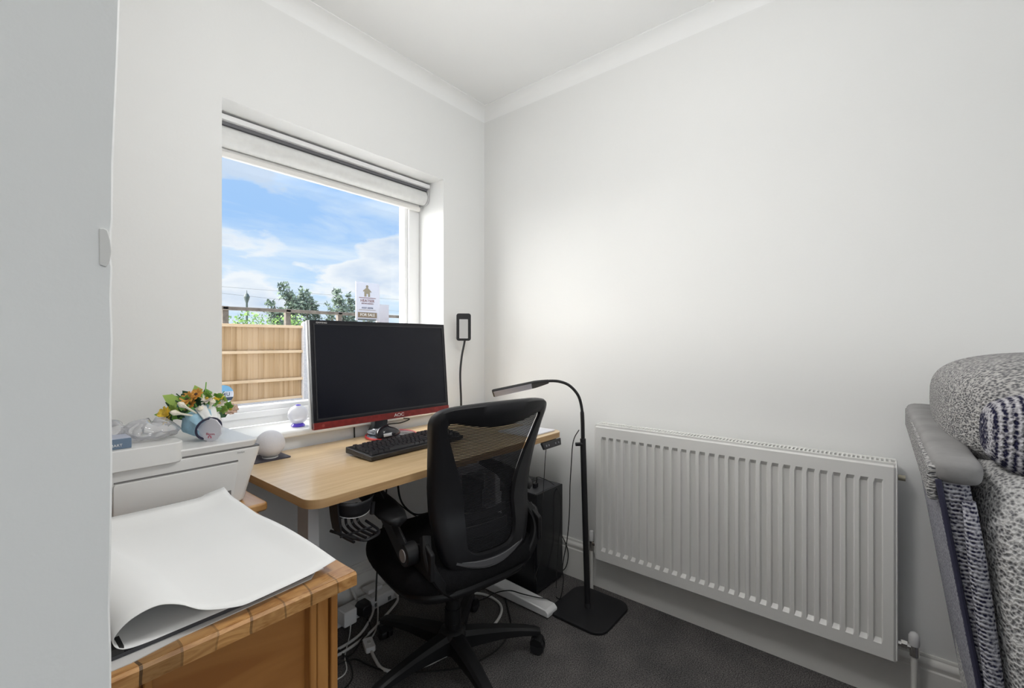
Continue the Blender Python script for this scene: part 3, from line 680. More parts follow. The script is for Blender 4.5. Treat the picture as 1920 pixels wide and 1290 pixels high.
# crumpled clear packet on the base
CLR = glass_thin('clear_film', (0.92, 0.95, 0.99), 1.6, 0.18)
def crumple(cx, cy, z, rx, ry, h, seed, n=14):
    rnd = random.Random(seed); offs = [[rnd.uniform(.55, 1.15) for _ in range(n + 1)] for _ in range(n + 1)]
    def fn(u, v):
        i, j = int(round(u * n)), int(round(v * n)); a = 2 * PI * u
        s = math.sin(PI * (.05 + .9 * v)); k = offs[i % n][j]
        return (cx + rx * s * math.cos(a) * k, cy + ry * s * math.sin(a) * k, z + h * (.5 - .5 * math.cos(PI * (.05 + .9 * v))) * (0.75 + .25 * k))
    return MB().grid(fn, n, n, True)
tag(crumple(-0.775, -0.088, DZ + .014, .030, .035, .022, 3).build('clear_wrapper', CLR, smooth=0, at=(-.775, -.088, DZ + .014)), 'small crumpled clear wrapper on the left of the monitor base', 'wrapper')
# papers at the right end of the desk
tag(BX(-0.36, -0.17, -0.60, -0.42, DZ + .0005, DZ + .006).build('paper_pad', mat('pale_paper', (0.75, 0.76, 0.82), .7), bevel=.001, at=(-.26, -.5, DZ)), 'pale paper pad on the right end of the desk behind the chair back', 'paper')

# smart speaker on its mat
tag(MB().prism(rrect(-1.275, -1.150, -0.142, -0.035, .008), 'z', DZ + .0003, DZ + .004).build('speaker_mat', mat('slate', (0.05, 0.045, 0.06), .5), at=(-1.21, -.13, DZ)), 'thin dark mat under the white round speaker', 'mat')
sp = thing('smart_speaker', 'white spherical smart speaker on a dark mat beside the printer', 'speaker', (-1.204, -0.098, DZ + .004))
MB().lathe([(0.0, 0.0)] + [(0.047 * math.sin(PI * k / 20), 0.047 - 0.047 * math.cos(PI * k / 20)) for k in range(3, 20)] + [(0, .094)], (-1.204, -0.098, DZ + .004), 36).build('speaker_body', mat('speaker_cloth', (0.66, 0.65, 0.68), .85, bump=(600, .3)), sp, smooth=180)
MB().lathe([(0.025, 0), (0.025, .004), (0.0, .004)], (-1.204, -0.098, DZ + .0035), 24).build('speaker_foot', GREYP, sp)

# globe ornament on the window board
gl = thing('glass_globe', 'clear glass globe ornament with purple base and cap on the window board', 'ornament', (-1.04, 0.045, wz0 + .026))
zb = wz0 + .0262
PUR = mat('purple_glass', (0.10, 0.05, 0.55), .2)
MB().lathe([(0.024, 0), (0.026, .004), (0.020, .012), (0.0, .013)], (-1.04, 0.045, zb), 24).build('base', PUR, gl)
MB().lathe([(.0, .009)] + [(.038 * math.sin(PI * k / 18), .047 - .038 * math.cos(PI * k / 18)) for k in range(1, 18)] + [(0, .085)], (-1.04, 0.045, zb), 32).build('globe', glass_thin('globe_glass', (0.97, .98, 1), 1.6, .5), gl, smooth=180)
MB().lathe([(0.013, .081), (0.009, .086), (0.0, .088)], (-1.04, 0.045, zb), 20).build('cap', PUR, gl)

# clamp lamp at the back of the desk
cl = thing('clamp_lamp', 'slim black gooseneck lamp with a small upright light panel behind the monitor', 'lamp', (-0.235, -0.06, DZ))
BX(-.262, -.208, -0.085, -0.025, DZ, DZ + .035).build('clamp', BLACKP, cl, bevel=.004)
mb = MB(); mb.tube(catmull([(-0.235, -0.055, DZ + .03), (-0.238, -0.055, .85), (-0.246, -0.058, .97), (-0.243, -0.066, 1.06), (-0.236, -0.075, 1.12), (-0.236, -0.085, 1.16)], 6), 0.0055, 10); mb.build('gooseneck', MATTEB, cl)
Fd = Vector((0.7724, 0.6351, 0)); Rd = Vector((0.6351, -0.7724, 0))
Mh = frameM((-0.262, -0.100, 1.213), (0.6351 * .97 + .1, -0.7724 * .97, 0.0), (-0.05, 0.02, 1.0))
MB().prism(rrect(-.037, .037, -.070, .070, .012, 5), 'z', -.006, .006, Mh).build('lamp_head', MATTEB, cl, bevel=.002)
MB().prism(rrect(-.022, .022, -.058, .040, .002, 2), 'z', .006, .0068, Mh).build('light_diffuser', mat('diffuser', (0.50, 0.50, 0.50), .6), cl)

# ================================================================== PINE FURNITURE, PRINTER AND WHAT LIES ON THEM
ch = thing('pine_chest', 'pine chest under the printer, left of the desk', 'chest', (-1.70, -0.24, 0))
MB().prism(rrect(-2.05, -1.352, -0.452, -0.022, .012, 4), 'z', .676, .700).build('chest_top', PINE, ch, bevel=.007, seg=3)
BX(-2.03, -1.372, -0.435, -0.03, .05, .676).build('carcass', PINEL, ch)
BX(-2.01, -1.39, -0.447, -0.435, .50, .66).build('drawer', PINEP, ch, bevel=.004); BX(-2.01, -1.39, -0.447, -0.435, .30, .48).build('drawer', PINEP, ch, bevel=.004); BX(-2.01, -1.39, -0.447, -0.435, .08, .28).build('drawer', PINEP, ch, bevel=.004)
BX(-2.02, -1.38, -0.42, -0.04, 0, .05).build('plinth', PINEL, ch)
tb = thing('pine_desk', 'low orange pine desk with a panelled side in the left foreground', 'desk', (-1.9, -0.78, 0))
tx0, tx1, ty0, ty1, tz = -2.65, -1.458, -1.062, -0.490, .750
MB().prism(rrect(tx0, tx1, ty0, ty1, .004, 2), 'z', tz - .022, tz).build('table_top', PINE, tb, bevel=.002, seg=2)
mb = MB(); random.seed(3)       # jointed end-grain blocks along the front edge
xx = tx0
def block_wood(name, dark, light_, pitch):
    m = wood(name, dark, light_, (16, 60, 60), .35, distort=2.5); t = m.node_tree; b = t.nodes['Principled BSDF']
    src = b.inputs['Base Color'].links[0].from_socket
    tcn = t.nodes.new('ShaderNodeTexCoord'); sp_ = t.nodes.new('ShaderNodeSeparateXYZ'); t.links.new(tcn.outputs['Object'], sp_.inputs[0])
    nz_ = t.nodes.new('ShaderNodeTexNoise'); t.links.new(tcn.outputs['Object'], nz_.inputs['Vector']); nz_.inputs['Scale'].default_value = 12
    f = mnode('DIVIDE', mnode('ADD', sp_.outputs['X'], mnode('MULTIPLY', nz_.outputs['Fac'], .03, tree=t), tree=t), pitch, tree=t)
    wn = t.nodes.new('ShaderNodeTexWhiteNoise'); wn.noise_dimensions = '1D'; t.links.new(mnode('FLOOR', f, tree=t), wn.inputs['W'])
    edge = mnode('LESS_THAN', mnode('FRACT', f, tree=t), .07, tree=t)
    k_ = mnode('SUBTRACT', mnode('ADD', mnode('MULTIPLY', wn.outputs['Value'], .55, tree=t), .65, tree=t), mnode('MULTIPLY', edge, .45, tree=t), tree=t)
    vm = t.nodes.new('ShaderNodeVectorMath'); vm.operation = 'SCALE'; t.links.new(src, vm.inputs[0]); t.links.new(k_, vm.inputs['Scale']); t.links.new(vm.outputs[0], b.inputs['Base Color'])
    return m
E1 = block_wood('pine_end_blocks', (0.34, 0.15, 0.04), (0.52, 0.28, 0.10), .042)
MB().prism([(ty0 - .0035, tz - .022), (ty0 + .001, tz - .022), (ty0 + .001, tz - .0005), (ty0 + .0, tz - .0005), (ty0 - .0035, tz - .004)], 'x', tx0 + .002, tx1 - .001).build('front_edging', E1, tb)
BX(tx0 + .002, tx1 - .002, ty0 + .001, ty0 + .030, tz - .004, tz + .0004).build('top_border', E1, tb)
BX(tx0 + .03, tx1 - .028, ty0 + .030, ty0 + .048, .06, tz - .022).build('side_panel', PINEP, tb)
for x0, x1 in ((tx1 - .074, tx1 - .026), (tx0 + .03, tx0 + .08)):
    mb = MB(); 
    for k, (a, b, d) in enumerate(((0, .012, .0), (.014, .034, .004), (.036, .048, .0))): mb.box(x0 + a, x0 + b, ty0 + .012 + d, ty0 + .06, 0, tz - .022)
    mb.build('reeded_upright', PINEL, tb, bevel=.003)
mb = MB()
for k, (a, b, d) in enumerate(((0, .010, .0), (.012, .026, .004), (.028, .038, .0))): mb.box(-1.767 + a, -1.767 + b, ty0 + .018 + d, ty0 + .06, 0, tz - .022)
mb.build('reeded_upright', PINEL, tb, bevel=.003)
BX(tx0 + .03, tx0 + .05, ty0 + .05, ty1 - .03, .06, tz - .022).build('end_panel', PINEP, tb); BX(tx1 - .05, tx1 - .028, ty0 + .05, ty1 - .03, .06, tz - .022).build('end_panel', PINEP, tb)
BX(tx0 + .05, tx1 - .05, ty1 - .045, ty1 - .03, .06, tz - .022).build('rear_panel', PINEP, tb)

# stack of big sheets on the pine desk
UND = mat('grey_card', (0.62, 0.61, 0.60), .8)
sx0, sx1 = -1.80, -1.49
def flat(name, pts, z, th, m, lab, cat='paper'):
    return tag(MB().prism(pts, 'z', z, z + th).build(name, m, at=(pts[0][0], pts[0][1], z)), lab, cat)
flat('paper_sheet', [(-2.1, -1.046), (-1.752, -1.050), (-1.700, -1.040), (-1.520, -1.030), (-1.497, -1.005), (-1.476, -.505), (-2.1, -.505)], tz + .0006, .0012, UND, 'lowest white sheet, its edge showing under the dark folder on the pine desk')
flat('dark_folder', [(-2.1, -1.034), (-1.60, -1.028), (-1.515, -1.020), (-1.50, -.52), (-2.1, -.52)], tz + .0022, .0048, mat('folder_dark', (0.045, 0.045, 0.05), .5), 'thin dark grey folder between the white sheets on the pine desk', 'folder')
tag(BX(-1.86, -1.755, -1.030, -1.00, tz + .0074, tz + .0150).build('black_strip', mat('strip_black', (0.02, 0.02, 0.02), .4), at=(-1.8, -1.01, tz + .0075)), 'short black strip poking out under the curled paper at the partition', 'strip')
# large top sheet: one long sheet rolling back under itself at its left end
prof = [(0, -1.478, .0165), (.12, -1.53, .0155), (.25, -1.59, .016), (.36, -1.635, .019), (.48, -1.675, .030), (.58, -1.700, .046), (.68, -1.725, .053), (.78, -1.750, .047), (.86, -1.765, .032), (.93, -1.761, .018), (1.0, -1.742, .0115), (1.12, -1.69, .0115), (1.3, -1.60, .0125), (1.5, -1.50, .0130)]
PX = catmull([(x, 0, z) for _, x, z in prof], 5)
def sheet(u, v):
    i = u * (len(PX) - 1); a = int(min(i, len(PX) - 2)); p = PX[a].lerp(PX[a + 1], i - a)
    x, z = p.x, p.z
    k = v                                        # 0 front .. 1 back
    lift = 1.0 - 0.55 * k
    upper = max(0, min(1, (0.78 - u) / 0.2))
    zz = tz + .0075 + (z - .0098) * lift + 0.0
    x2 = -1.478 + (x + 1.478) * (1.0 + 0.35 * k * k)
    yf = -1.032 - 0.020 * max(0, (1 - abs(u - .22) / .22)) * (1 if u < .5 else 0)
    yb = -0.505 if u < .05 else -0.512
    y = yf + (yb - yf) * k
    if u < .06: zz += .010 * (1 - u / .06) * (0.3 + .7 * abs(math.sin(5 * k)))     # curling right edge
    if k > .9: zz += (k - .9) * .12 * upper
    return (x2, y, zz)
ts = MB().grid(sheet, 90, 24).build('large_paper_sheet', PAPER, smooth=180, solid=.0006, at=(-1.6, -.8, tz + .01))
tag(ts, 'large white paper sheet curling back under itself on the pine desk', 'paper')

# printer
PRW = mat('printer_white', (0.72, 0.715, 0.70), .38); PRG = mat('printer_shadow_grey', (0.16, 0.155, 0.15), .5)
pr = thing('printer', 'off-white inkjet printer with a raised left lid on the pine chest', 'printer', (-1.60, -0.25, .700))
px0, py1 = -1.80, -0.11
def pring(z, xr, yf): return [(a, b, z) for a, b in rrect(px0, xr, yf, py1, .022, 5)]
mb = MB(); mb.loft([pring(.7005, -1.392, -.392), pring(.706, -1.388, -.398), pring(.77, -1.372, -.402), pring(.835, -1.352, -.405), pring(.846, -1.351, -.405)]); mb.build('body', PRW, pr, bevel=.003)
# right door outline + front flap
mb = MB(); mb.prism([(-1.668, .7045), (-1.424, .7045), (-1.413, .808), (-1.416, .813), (-1.665, .813), (-1.668, .808)], 'y', -.4085, -.398); mb.build('front_flap', PRW, pr, bevel=.002)
mb = MB(); mb.prism([(-1.6665, .8145), (-1.6665, .818), (-1.412, .8185), (-1.4115, .8145)], 'y', -.4058, -.402); mb.build('flap_gap', PRG, pr)
BX(-1.640, -1.430, -.4092, -.402, .705, .742).build('output_slot', PRG, pr); BX(-1.650, -1.434, -.440, -.404, .704, .710).build('output_tray', GREYP, pr)
BX(px0, -1.356, -.400, py1, .846, .8505).build('lid_gap', PRG, pr)
mb = MB(); mb.loft([[(a, b, z) for a, b in rrect(px0, xr, yf, py1 + .0, .016, 5)] for z, xr, yf in ((.8505, -1.364, -.402), (.866, -1.359, -.406), (.869, -1.362, -.403))]); mb.build('scanner_lid', PRW, pr, bevel=.0015)
mb = MB(); mb.prism(rrect(px0, -1.533, -.416, -.235, .030, 6), 'z', .842, .8915); mb.build('raised_lid', PRW, pr, bevel=.003)
text('Deskjet', .006, 'printer_lettering', mat('grey_letters', (.4, .4, .4), .5), pr, frameM((-1.405, -.4062, .8385), (1, 0, 0), (0, 0, 1)), .0003)

# grey-blue box with white lettering on the raised lid
bxo = thing('small_blue_box', 'small slate-blue box with white lettering on the printer, at the partition', 'box', (-1.68, -.385, .8918))
BX(-1.76, -1.634, -.398, -.335, .8918, .9150).build('carton', mat('slate_blue', (0.13, 0.19, 0.27), .5), bxo, bevel=.001)
BX(-1.759, -1.635, -.397, -.336, .9150, .9165).build('carton_lid', mat('pale_blue', (0.45, 0.48, 0.58), .5), bxo)
text('E: SMART', .0085, 'box_lettering', WHITEP, bxo, frameM((-1.668, -.3987, .9005), (1, 0, 0), (0, 0, 1)), .0003)
# clear plastic bags
BAG = glass_thin('bag_film', (0.95, 0.95, 0.96), 2.2, .22)
rnd = random.Random(11)
def bag(cx, cy, z, rx, ry, h, seed, tail=None):
    r2 = random.Random(seed); ph = [r2.uniform(0, 6) for _ in range(6)]
    def fn(u, v):
        a = 2 * PI * u; s = math.sin(PI * (.04 + .92 * v)) ** .7
        k = 1 + .10 * math.sin(3 * a + ph[0] + 4 * v) + .07 * math.sin(7 * a + ph[1]) + .05 * math.sin(11 * a + 9 * v + ph[2])
        x = rx * s * math.cos(a) * k
        if tail and x > 0: x *= 1 + tail * (x / rx)
        zz = z + h * (.5 - .5 * math.cos(PI * (.04 + .92 * v))) * (1 + .12 * math.sin(5 * a + ph[3]))
        if tail and x > rx * .7: zz = z + (zz - z) * max(.18, 1 - (x - rx * .7) / (rx * 1.3))
        return (cx + x, cy + ry * s * math.sin(a) * k, zz)
    return MB().grid(fn, 44, 18, True)
tag(bag(-1.585, -.325, .8925, .052, .045, .048, 5, .25).build('clear_plastic_bag', BAG, smooth=60, at=(-1.585, -.325, .892)), 'puffy clear plastic bag lying between the blue box and the flowers', 'bag')
tag(bag(-1.668, -.300, .8925, .045, .040, .050, 9).build('clear_plastic_bag', BAG, smooth=60, at=(-1.668, -.30, .892)), 'clear plastic bag behind the small blue box on the printer', 'bag')

# bouquet lying on the lid, its round paper base towards the camera
fb = thing('flower_bouquet', 'bouquet of yellow, orange and white flowers in pale blue wrap lying on the printer', 'flowers', (-1.46, -.30, .869))
axis0 = Vector((-1.462, -.352, .9015)); back = Vector((-.08, .96, .30)).normalized(); side = Vector((.95, .08, .02)).normalized(); upv = side.cross(back).normalized(); side = back.cross(upv).normalized()
Bm = Matrix.Identity(4)
for i in range(3): Bm[i][0] = side[i]; Bm[i][1] = upv[i]; Bm[i][2] = back[i]; Bm[i][3] = axis0[i]
face = Matrix.Translation(axis0) @ Matrix.Identity(4)
Fm = frameM(axis0, Rd, (0, 0, 1)) @ Matrix.Rotation(R(4), 4, 'X')
oct_ = [(.0325 * math.cos(2 * PI * (k + .5) / 10), .0325 * math.sin(2 * PI * (k + .5) / 10)) for k in range(10)]
MB().prism(oct_, 'z', -.002, .002, Fm).build('paper_base', mat('tag_white', (0.66, 0.65, 0.70), .6), fb, smooth=0)
text('Bloom', .009, 'base_lettering', mat('tag_red', (0.45, 0.05, 0.10), .6), fb, Fm @ Matrix.Translation((.002, -.0115, .0022)), .0002)
mb = MB(); mb.tube([Fm @ Vector((.0 + .0038 * math.cos(t), -.020 + .0038 * math.sin(t), .0026)) for t in [R(-40 + 26 * k) for k in range(11)]], .0011, 6); mb.build('base_mark', mat('tag_red', (0, 0, 0)), fb)
def cone(u, v):
    a = 2 * PI * u; r = .026 + .018 * v + .004 * math.sin(5 * a + 2 * v); ld = .012 + .060 * v * (1 + .12 * math.sin(3 * a))
    p = axis0 + (side * math.cos(a) + upv * math.sin(a)) * r + back * ld
    p.z = max(p.z, .8705); return p
MB().grid(cone, 30, 8, True).build('blue_wrap', mat('wrap_blue', (0.36, 0.58, 0.72), .6, noise=(25, .25, 3)), fb, solid=.0008)
def cone2(u, v):
    a = R(10) + R(105) * u; r = .030 + .016 * v + .003 * math.sin(9 * a); p = axis0 + (side * math.cos(a) + upv * math.sin(a)) * r + back * (.012 + .05 * v)
    return p
MB().grid(cone2, 16, 6).build('white_wrap', PAPER, fb, solid=.0008)
BLK = mat('dark_rim', (0.02, 0.02, 0.05), .5)
MB().tube([axis0 + (side * math.cos(t) + upv * math.sin(t)) * .030 + back * .008 for t in [2 * PI * k / 30 for k in range(30)]], .003, 6, closed=True).build('dark_rim', BLK, fb)
GRN = [mat('leaf_green', (0.20, 0.42, 0.08), .6), mat('leaf_dark', (0.03, 0.09, 0.04), .6), mat('leaf_lime', (0.42, 0.60, 0.14), .6), mat('stem_teal', (0.12, 0.33, 0.28), .6)]
rnd = random.Random(21)
def tipdir(el_deg, spread):
    a = R(el_deg); return (side * math.cos(a) + upv * math.sin(a) * .78) * spread
org = axis0 + back * .04
hub2 = axis0 + back * .05 + upv * .012
for k in range(80):
    a = rnd.uniform(-12, 196); L = rnd.uniform(.045, .100) * (1.0 if 20 < a < 160 else .9)
    if 8 < a < 45: L = min(L, .058)
    d = tipdir(a, L) + back * rnd.uniform(.02, .08); p = hub2 + d
    p.z = max(p.z, .880)
    nrm = Vector((-.6, -.75, .2)); w_ = (p - hub2).cross(nrm).normalized()
    if k % 2 == 0:
        mb = MB(); wd = rnd.uniform(.006, .014); P0 = hub2 + (p - hub2) * .25
        pts = [P0, P0.lerp(p, .5) + w_ * wd, P0.lerp(p, .8) + w_ * wd * 1.2, p, P0.lerp(p, .8) - w_ * wd * .8, P0.lerp(p, .5) - w_ * wd]
        mb.add(pts, [(0, 1, 2, 3, 4, 5)]); mb.build('leaf', GRN[rnd.choice([0, 0, 1, 2, 1])], fb, smooth=0, solid=.0006)
    else:
        MB().tube([hub2, hub2.lerp(p, .5) + Vector((0, 0, .004)), p], .0016, 6).build('stem', GRN[rnd.choice([0, 3, 2, 1])], fb)
for k in range(12):      # feathery leaf clusters
    a = (150, 120, 60, 100, 172, 40, 15, 140, 184, 78, 160, 12)[k]; c = hub2 + tipdir(a, (.075, .078, .078, .06, .080, .07, .075, .055, .072, .072, .052, .06)[k]) + back * .02
    mb = MB()
    for j in range(14):
        t = R(rnd.uniform(0, 360)); q = c + (Rd * math.cos(t) + Vector((0, 0, 1)) * math.sin(t)) * rnd.uniform(.010, .020); q.z = max(q.z, .876)
        n_ = (q - c).cross(Fd).normalized() * .0035
        mb.add([c - n_, c.lerp(q, .6) - n_ * 1.4, q, c.lerp(q, .6) + n_ * 1.4, c + n_], [(0, 1, 2, 3, 4)])
    mb.build('leaf_cluster', GRN[(2, 0, 0, 1, 1, 2, 0, 1, 1, 0, 1, 2)[k]], fb, smooth=0)
def flower(a, L, r, col, name, petals=9, bk=.02, center=(0.10, .05, .03), cup=.3):
    L *= .80; c = hub2 + tipdir(a, L) + back * bk; c.z = max(c.z, .880)
    out = (c - hub2).normalized(); face_n = (out * .35 - Fd * .75 + Vector((0, 0, .35))).normalized()
    u_ = face_n.orthogonal().normalized(); v_ = face_n.cross(u_)
    mb = MB()
    for ring, (n, rr, lf) in enumerate(((petals, r, .15), (petals, r * .72, .45))):
        for k in range(n):
            t = 2 * PI * (k + ring * .5) / n; d = u_ * math.cos(t) + v_ * math.sin(t); s_ = u_ * -math.sin(t) + v_ * math.cos(t); wd = rr * 2.4 / n
            mb.add([c + d * rr * .12, c + d * rr * .55 + s_ * wd + face_n * rr * lf * .3, c + d * rr + s_ * wd * .5 + face_n * rr * lf, c + d * rr * 1.04 + face_n * rr * lf, c + d * rr - s_ * wd * .5 + face_n * rr * lf, c + d * rr * .55 - s_ * wd + face_n * rr * lf * .3], [(0, 1, 2, 3, 4, 5)])
    f = mb.build(name, mat(name + '_petals', col, .6, noise=(80, .2, 2)), fb, smooth=0)
    Mc = frameM(c + face_n * .001, u_, v_)
    MB().lathe([(r * .22, 0), (r * .2, r * .12), (0, r * .16)], (0, 0, 0), 10, Mc).build('flower_centre', mat('centre_dark' if center[0] < .2 else 'centre_gold', center, .7), f)
flower(116, .098, .021, (0.72, 0.36, 0.07), 'orange_flower'); flower(100, .105, .019, (0.75, 0.42, 0.12), 'orange_flower')
flower(120, .068, .018, (0.70, 0.33, 0.06), 'orange_flower')
flower(164, .108, .020, (0.80, 0.56, 0.06), 'yellow_flower', center=(.6, .4, .05)); flower(176, .098, .016, (0.82, 0.52, 0.05), 'yellow_flower', center=(.6, .4, .05))
flower(56, .095, .014, (0.80, 0.55, 0.10), 'yellow_flower', center=(.6, .4, .05))
flower(78, .080, .020, (0.80, 0.74, 0.66), 'cream_flower', center=(.6, .4, .05)); flower(40, .075, .018, (0.80, 0.80, 0.60), 'cream_flower', center=(.6, .4, .05))
flower(6, .098, .020, (0.72, 0.52, 0.42), 'peach_flower', center=(.5, .3, .2)); flower(3, .105, .016, (0.62, 0.45, 0.42), 'peach_flower', center=(.5, .3, .2))
for a, L in ((128, .115), (150, .105), (68, .095), (95, .06)):      # pale calla-like buds
    L *= .78; p = hub2 + tipdir(a, L) + back * .0 - Fd * .01; q = hub2 + tipdir(a - 4, L * .25)
    MB().tube([q, q.lerp(p, .6), p - (p - q) * .15, p], [.0022, .003, .008, .003], 8).build('pale_bud', mat('bud_cream', (0.82, 0.76, 0.62), .5), fb)

# ================================================================== COMPUTER TOWER
tw = thing('computer_tower', 'black desktop computer tower on the carpet in the corner under the desk', 'computer', (-0.155, -0.32, 0))
X0, X1, Y0, Y1 = -0.262, -0.052, -0.565, -0.085
BX(X0, X1, Y0 + .012, Y1, .012, .448).build('case', mat('case_black', (0.012, 0.012, 0.014), .3), tw, bevel=.004)
BX(X0, X1, Y0, Y0 + .012, .012, .452).build('front_panel', mat('case_front', (0.016, 0.017, 0.02), .22), tw, bevel=.003)
BX(X0 + .004, X1 - .004, Y0 + .012, Y1 - .01, .448, .4535).build('top_panel', mat('case_top', (0.055, 0.057, 0.066), .35), tw, bevel=.002)
for k in range(14): BX(X0 + .03, X1 - .03, Y0 + .125 + k * .022, Y0 + .134 + k * .022, .4535, .4548).build('vent_slot', BLACKP, tw)
for sx in (X0 + .02, X1 - .04):
    for sy in (Y0 + .03, Y1 - .05): BX(sx, sx + .02, sy, sy + .02, 0, .012).build('foot', BLACKP, tw)
dg = thing('usb_plug', 'small black plug standing in the top of the computer tower', 'plug', (-0.185, -0.50, .454))
BX(-.198, -.172, -.508, -.492, .4545, .474).build('plug_body', BLACKP, dg, bevel=.002); MB().tube([(-.178, -.5, .474), (-.174, -.5, .490), (-.168, -.495, .497)], .003, 8).build('plug_lead', BLACKP, dg)
cord('tower_cable', [(-0.168, -0.495, .497), (-0.13, -0.49, .485), (-0.10, -0.53, .462), (-.10, -.58, .42), (-0.10, -0.585, .30), (-.11, -.58, .2), (-.14, -.59, .08), (-.16, -.60, .005)], .0018, CORD, 'thin black cable from the top plug down the front of the computer tower')
cord('wall_side_cable', [(-0.035, -0.42, .30), (-0.030, -0.50, .24), (-0.030, -0.572, .15), (-0.030, -0.58, .08), (-0.035, -0.55, .02), (-.04, -.45, .006)], .0022, CORD, 'short black cable between the computer tower and the skirting board')

# ================================================================== FLOOR LAMP
fl = thing('floor_lamp', 'black gooseneck floor lamp with a flat square base in front of the radiator', 'lamp', (-0.205, -0.79, 0))
Mf = Matrix.Translation((-0.200, -0.790, 0))
MB().prism(rrect(-.140, .132, -.138, .125, .055, 8), 'z', .001, .012, Mf).build('base', MATTEB, fl, bevel=.002)
MB().tube([(-.205, -.792, .011), (-.205, -.790, .030)], .013, 16).build('collar', DARKP, fl)
MB().tube([(-.205, -.790, .012), (-.200, -.764, .722)], .0125, 16).build('lower_pole', MATTEB, fl)
P = catmull([(-.200, -.764, .715), (-.200, -.762, .80), (-.202, -.758, .860), (-.212, -.746, .910), (-.235, -.718, .950), (-.262, -.686, .967), (-.288, -.655, .970), (-.302, -.640, .967)], 6)
MB().tube(P, [.0085 if i < 10 else .0062 for i in range(len(P))], 12).build('gooseneck', MATTEB, fl)
MB().tube([(-.205, -.766, .700), (-.228, -.745, .700)], .008, 10).build('clamp_knob', BLACKP, fl)
a = Vector((-.296, -.652, .968)); b = Vector((-.452, -.470, .917)); dv = (b - a).normalized(); wv = (Fd * .86 + Vector((0, 0, -.50))).normalized(); wv = (wv - dv * wv.dot(dv)).normalized()
Mh = frameM(a, dv, wv); Lh = (b - a).length
MB().prism([(0, -.012), (.03, -.022), (.06, -.030), (Lh - .006, -.033), (Lh, -.027), (Lh, .027), (Lh - .006, .033), (.06, .030), (.03, .022), (0, .012)], 'z', -.005, .005, Mh).build('lamp_head', MATTEB, fl, bevel=.002)
nz = (Mh.to_3x3() @ Vector((0, 0, 1))); sgn = 1 if nz.dot(Vector(cam.location) - a) > 0 else -1
MB().prism([(.075, -.027), (Lh - .006, -.028), (Lh - .006, .028), (.075, .027)], 'z', .005 * sgn, .0062 * sgn, Mh).build('light_diffuser', mat('diffuser_blue', (0.55, 0.57, 0.68), .5), fl)
cord('lamp_cable', [(-.212, -.752, .760), (-.232, -.742, .730), (-.240, -.736, .69), (-.235, -.728, .62), (-.225, -.715, .52), (-.222, -.710, .40), (-.225, -.700, .28), (-.245, -.690, .17), (-.240, -.690, .10), (-.235, -.672, .02), (-.22, -.64, .006)], .0022, CORD, 'thin black cable hanging beside the floor lamp pole')

# ================================================================== RADIATOR
rd = thing('radiator', 'white ribbed panel radiator on the right wall', 'radiator', (-.06, -1.277, .16))
RW = mat('radiator_white', (0.78, 0.775, 0.755), .32)
ya, yb, za, zb_ = -1.787, -0.766, .166, .766
ys = [yb, yb - .004, yb - .012]; amp = [1.0, 0.35, 0]   # amplitude = recess
pitch = (abs(ya - yb) - .050) / 28
yy = yb - .024
cols = [(yb, 0.004), (yb - .006, 0.0)]
for k in range(28):
    c = yb - .025 - pitch * (k + .5)
    cols += [(c + pitch * .34, 0.0), (c + pitch * .23, .011), (c - pitch * .23, .011), (c - pitch * .34, 0.0)]
cols += [(ya + .006, 0.0), (ya, .004)]
rws = [(za, .004, 0), (za + .006, 0, 0), (za + .047, 0, 0), (za + .060, 0, 1), (zb_ - .062, 0, 1), (zb_ - .048, 0, 0), (zb_ - .008, 0, 0), (zb_, .006, 0)]
mb = MB(); n = len(cols); 
for z, off, am in rws:
    for y, d in cols: mb.v.append((-.100 + off + (d if (am or d == .004) else 0), y, z))
for j in range(len(rws) - 1):
    for i in range(n - 1): mb.f.append((j * n + i, j * n + i + 1, (j + 1) * n + i + 1, (j + 1) * n + i))
mb.build('ribbed_front', RW, rd, smooth=0)
BX(-.0870, -.078, ya, yb, za, zb_ - .001).build('front_tank', RW, rd, bevel=.003)
BX(-.042, -.032, ya + .01, yb - .01, za, zb_ - .002).build('rear_panel', RW, rd)
for y0, y1 in ((ya - .004, ya + .002), (yb - .002, yb + .004)): BX(-.097, -.036, y0, y1, za + .008, zb_ + .004).build('side_cover', RW, rd, bevel=.003)
mb = MB(); mb.box(-.096, -.084, ya, yb, zb_ - .002, zb_ + .005); mb.box(-.048, -.034, ya, yb, zb_ - .002, zb_ + .006)
yy = ya + .012
while yy < yb - .008: mb.box(-.084, -.048, yy, yy + .0052, zb_ - .002, zb_ + .0045); yy += .0118
mb.build('top_grille', RW, rd)
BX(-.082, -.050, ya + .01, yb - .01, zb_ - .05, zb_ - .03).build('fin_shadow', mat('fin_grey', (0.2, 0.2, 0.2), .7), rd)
MB().tube([(-.062, ya - .004, .722), (-.062, ya - .022, .722)], .009, 12).build('bleed_valve', mat('brass', (0.45, 0.42, 0.33), .35, metal=.8), rd)
for y in (-1.55, -1.0): BX(-.034, -0.002, y - .02, y + .02, .25, .70).build('wall_bracket', RW, rd)
mb = MB(); mb.tube([(-.062, ya - .002, .215), (-.062, ya - .040, .215)], .009, 12); mb.tube([(-.062, ya - .012, .215), (-.062, ya - .026, .215)], .0125, 6); mb.tube([(-.062, ya - .042, .190), (-.062, ya - .042, .226)], .0115, 14)
mb.build('valve_body', CHROME, rd)
MB().lathe([(.0125, .222), (.0135, .228), (.0135, .250), (.010, .258), (.004, .262), (0, .262)], (-.062, ya - .042, 0), 18).build('valve_cap', WHITEP, rd)
MB().tube([(-.062, ya - .042, .004), (-.062, ya - .042, .192)], .0085, 14).build('supply_pipe', TRIMW, rd)
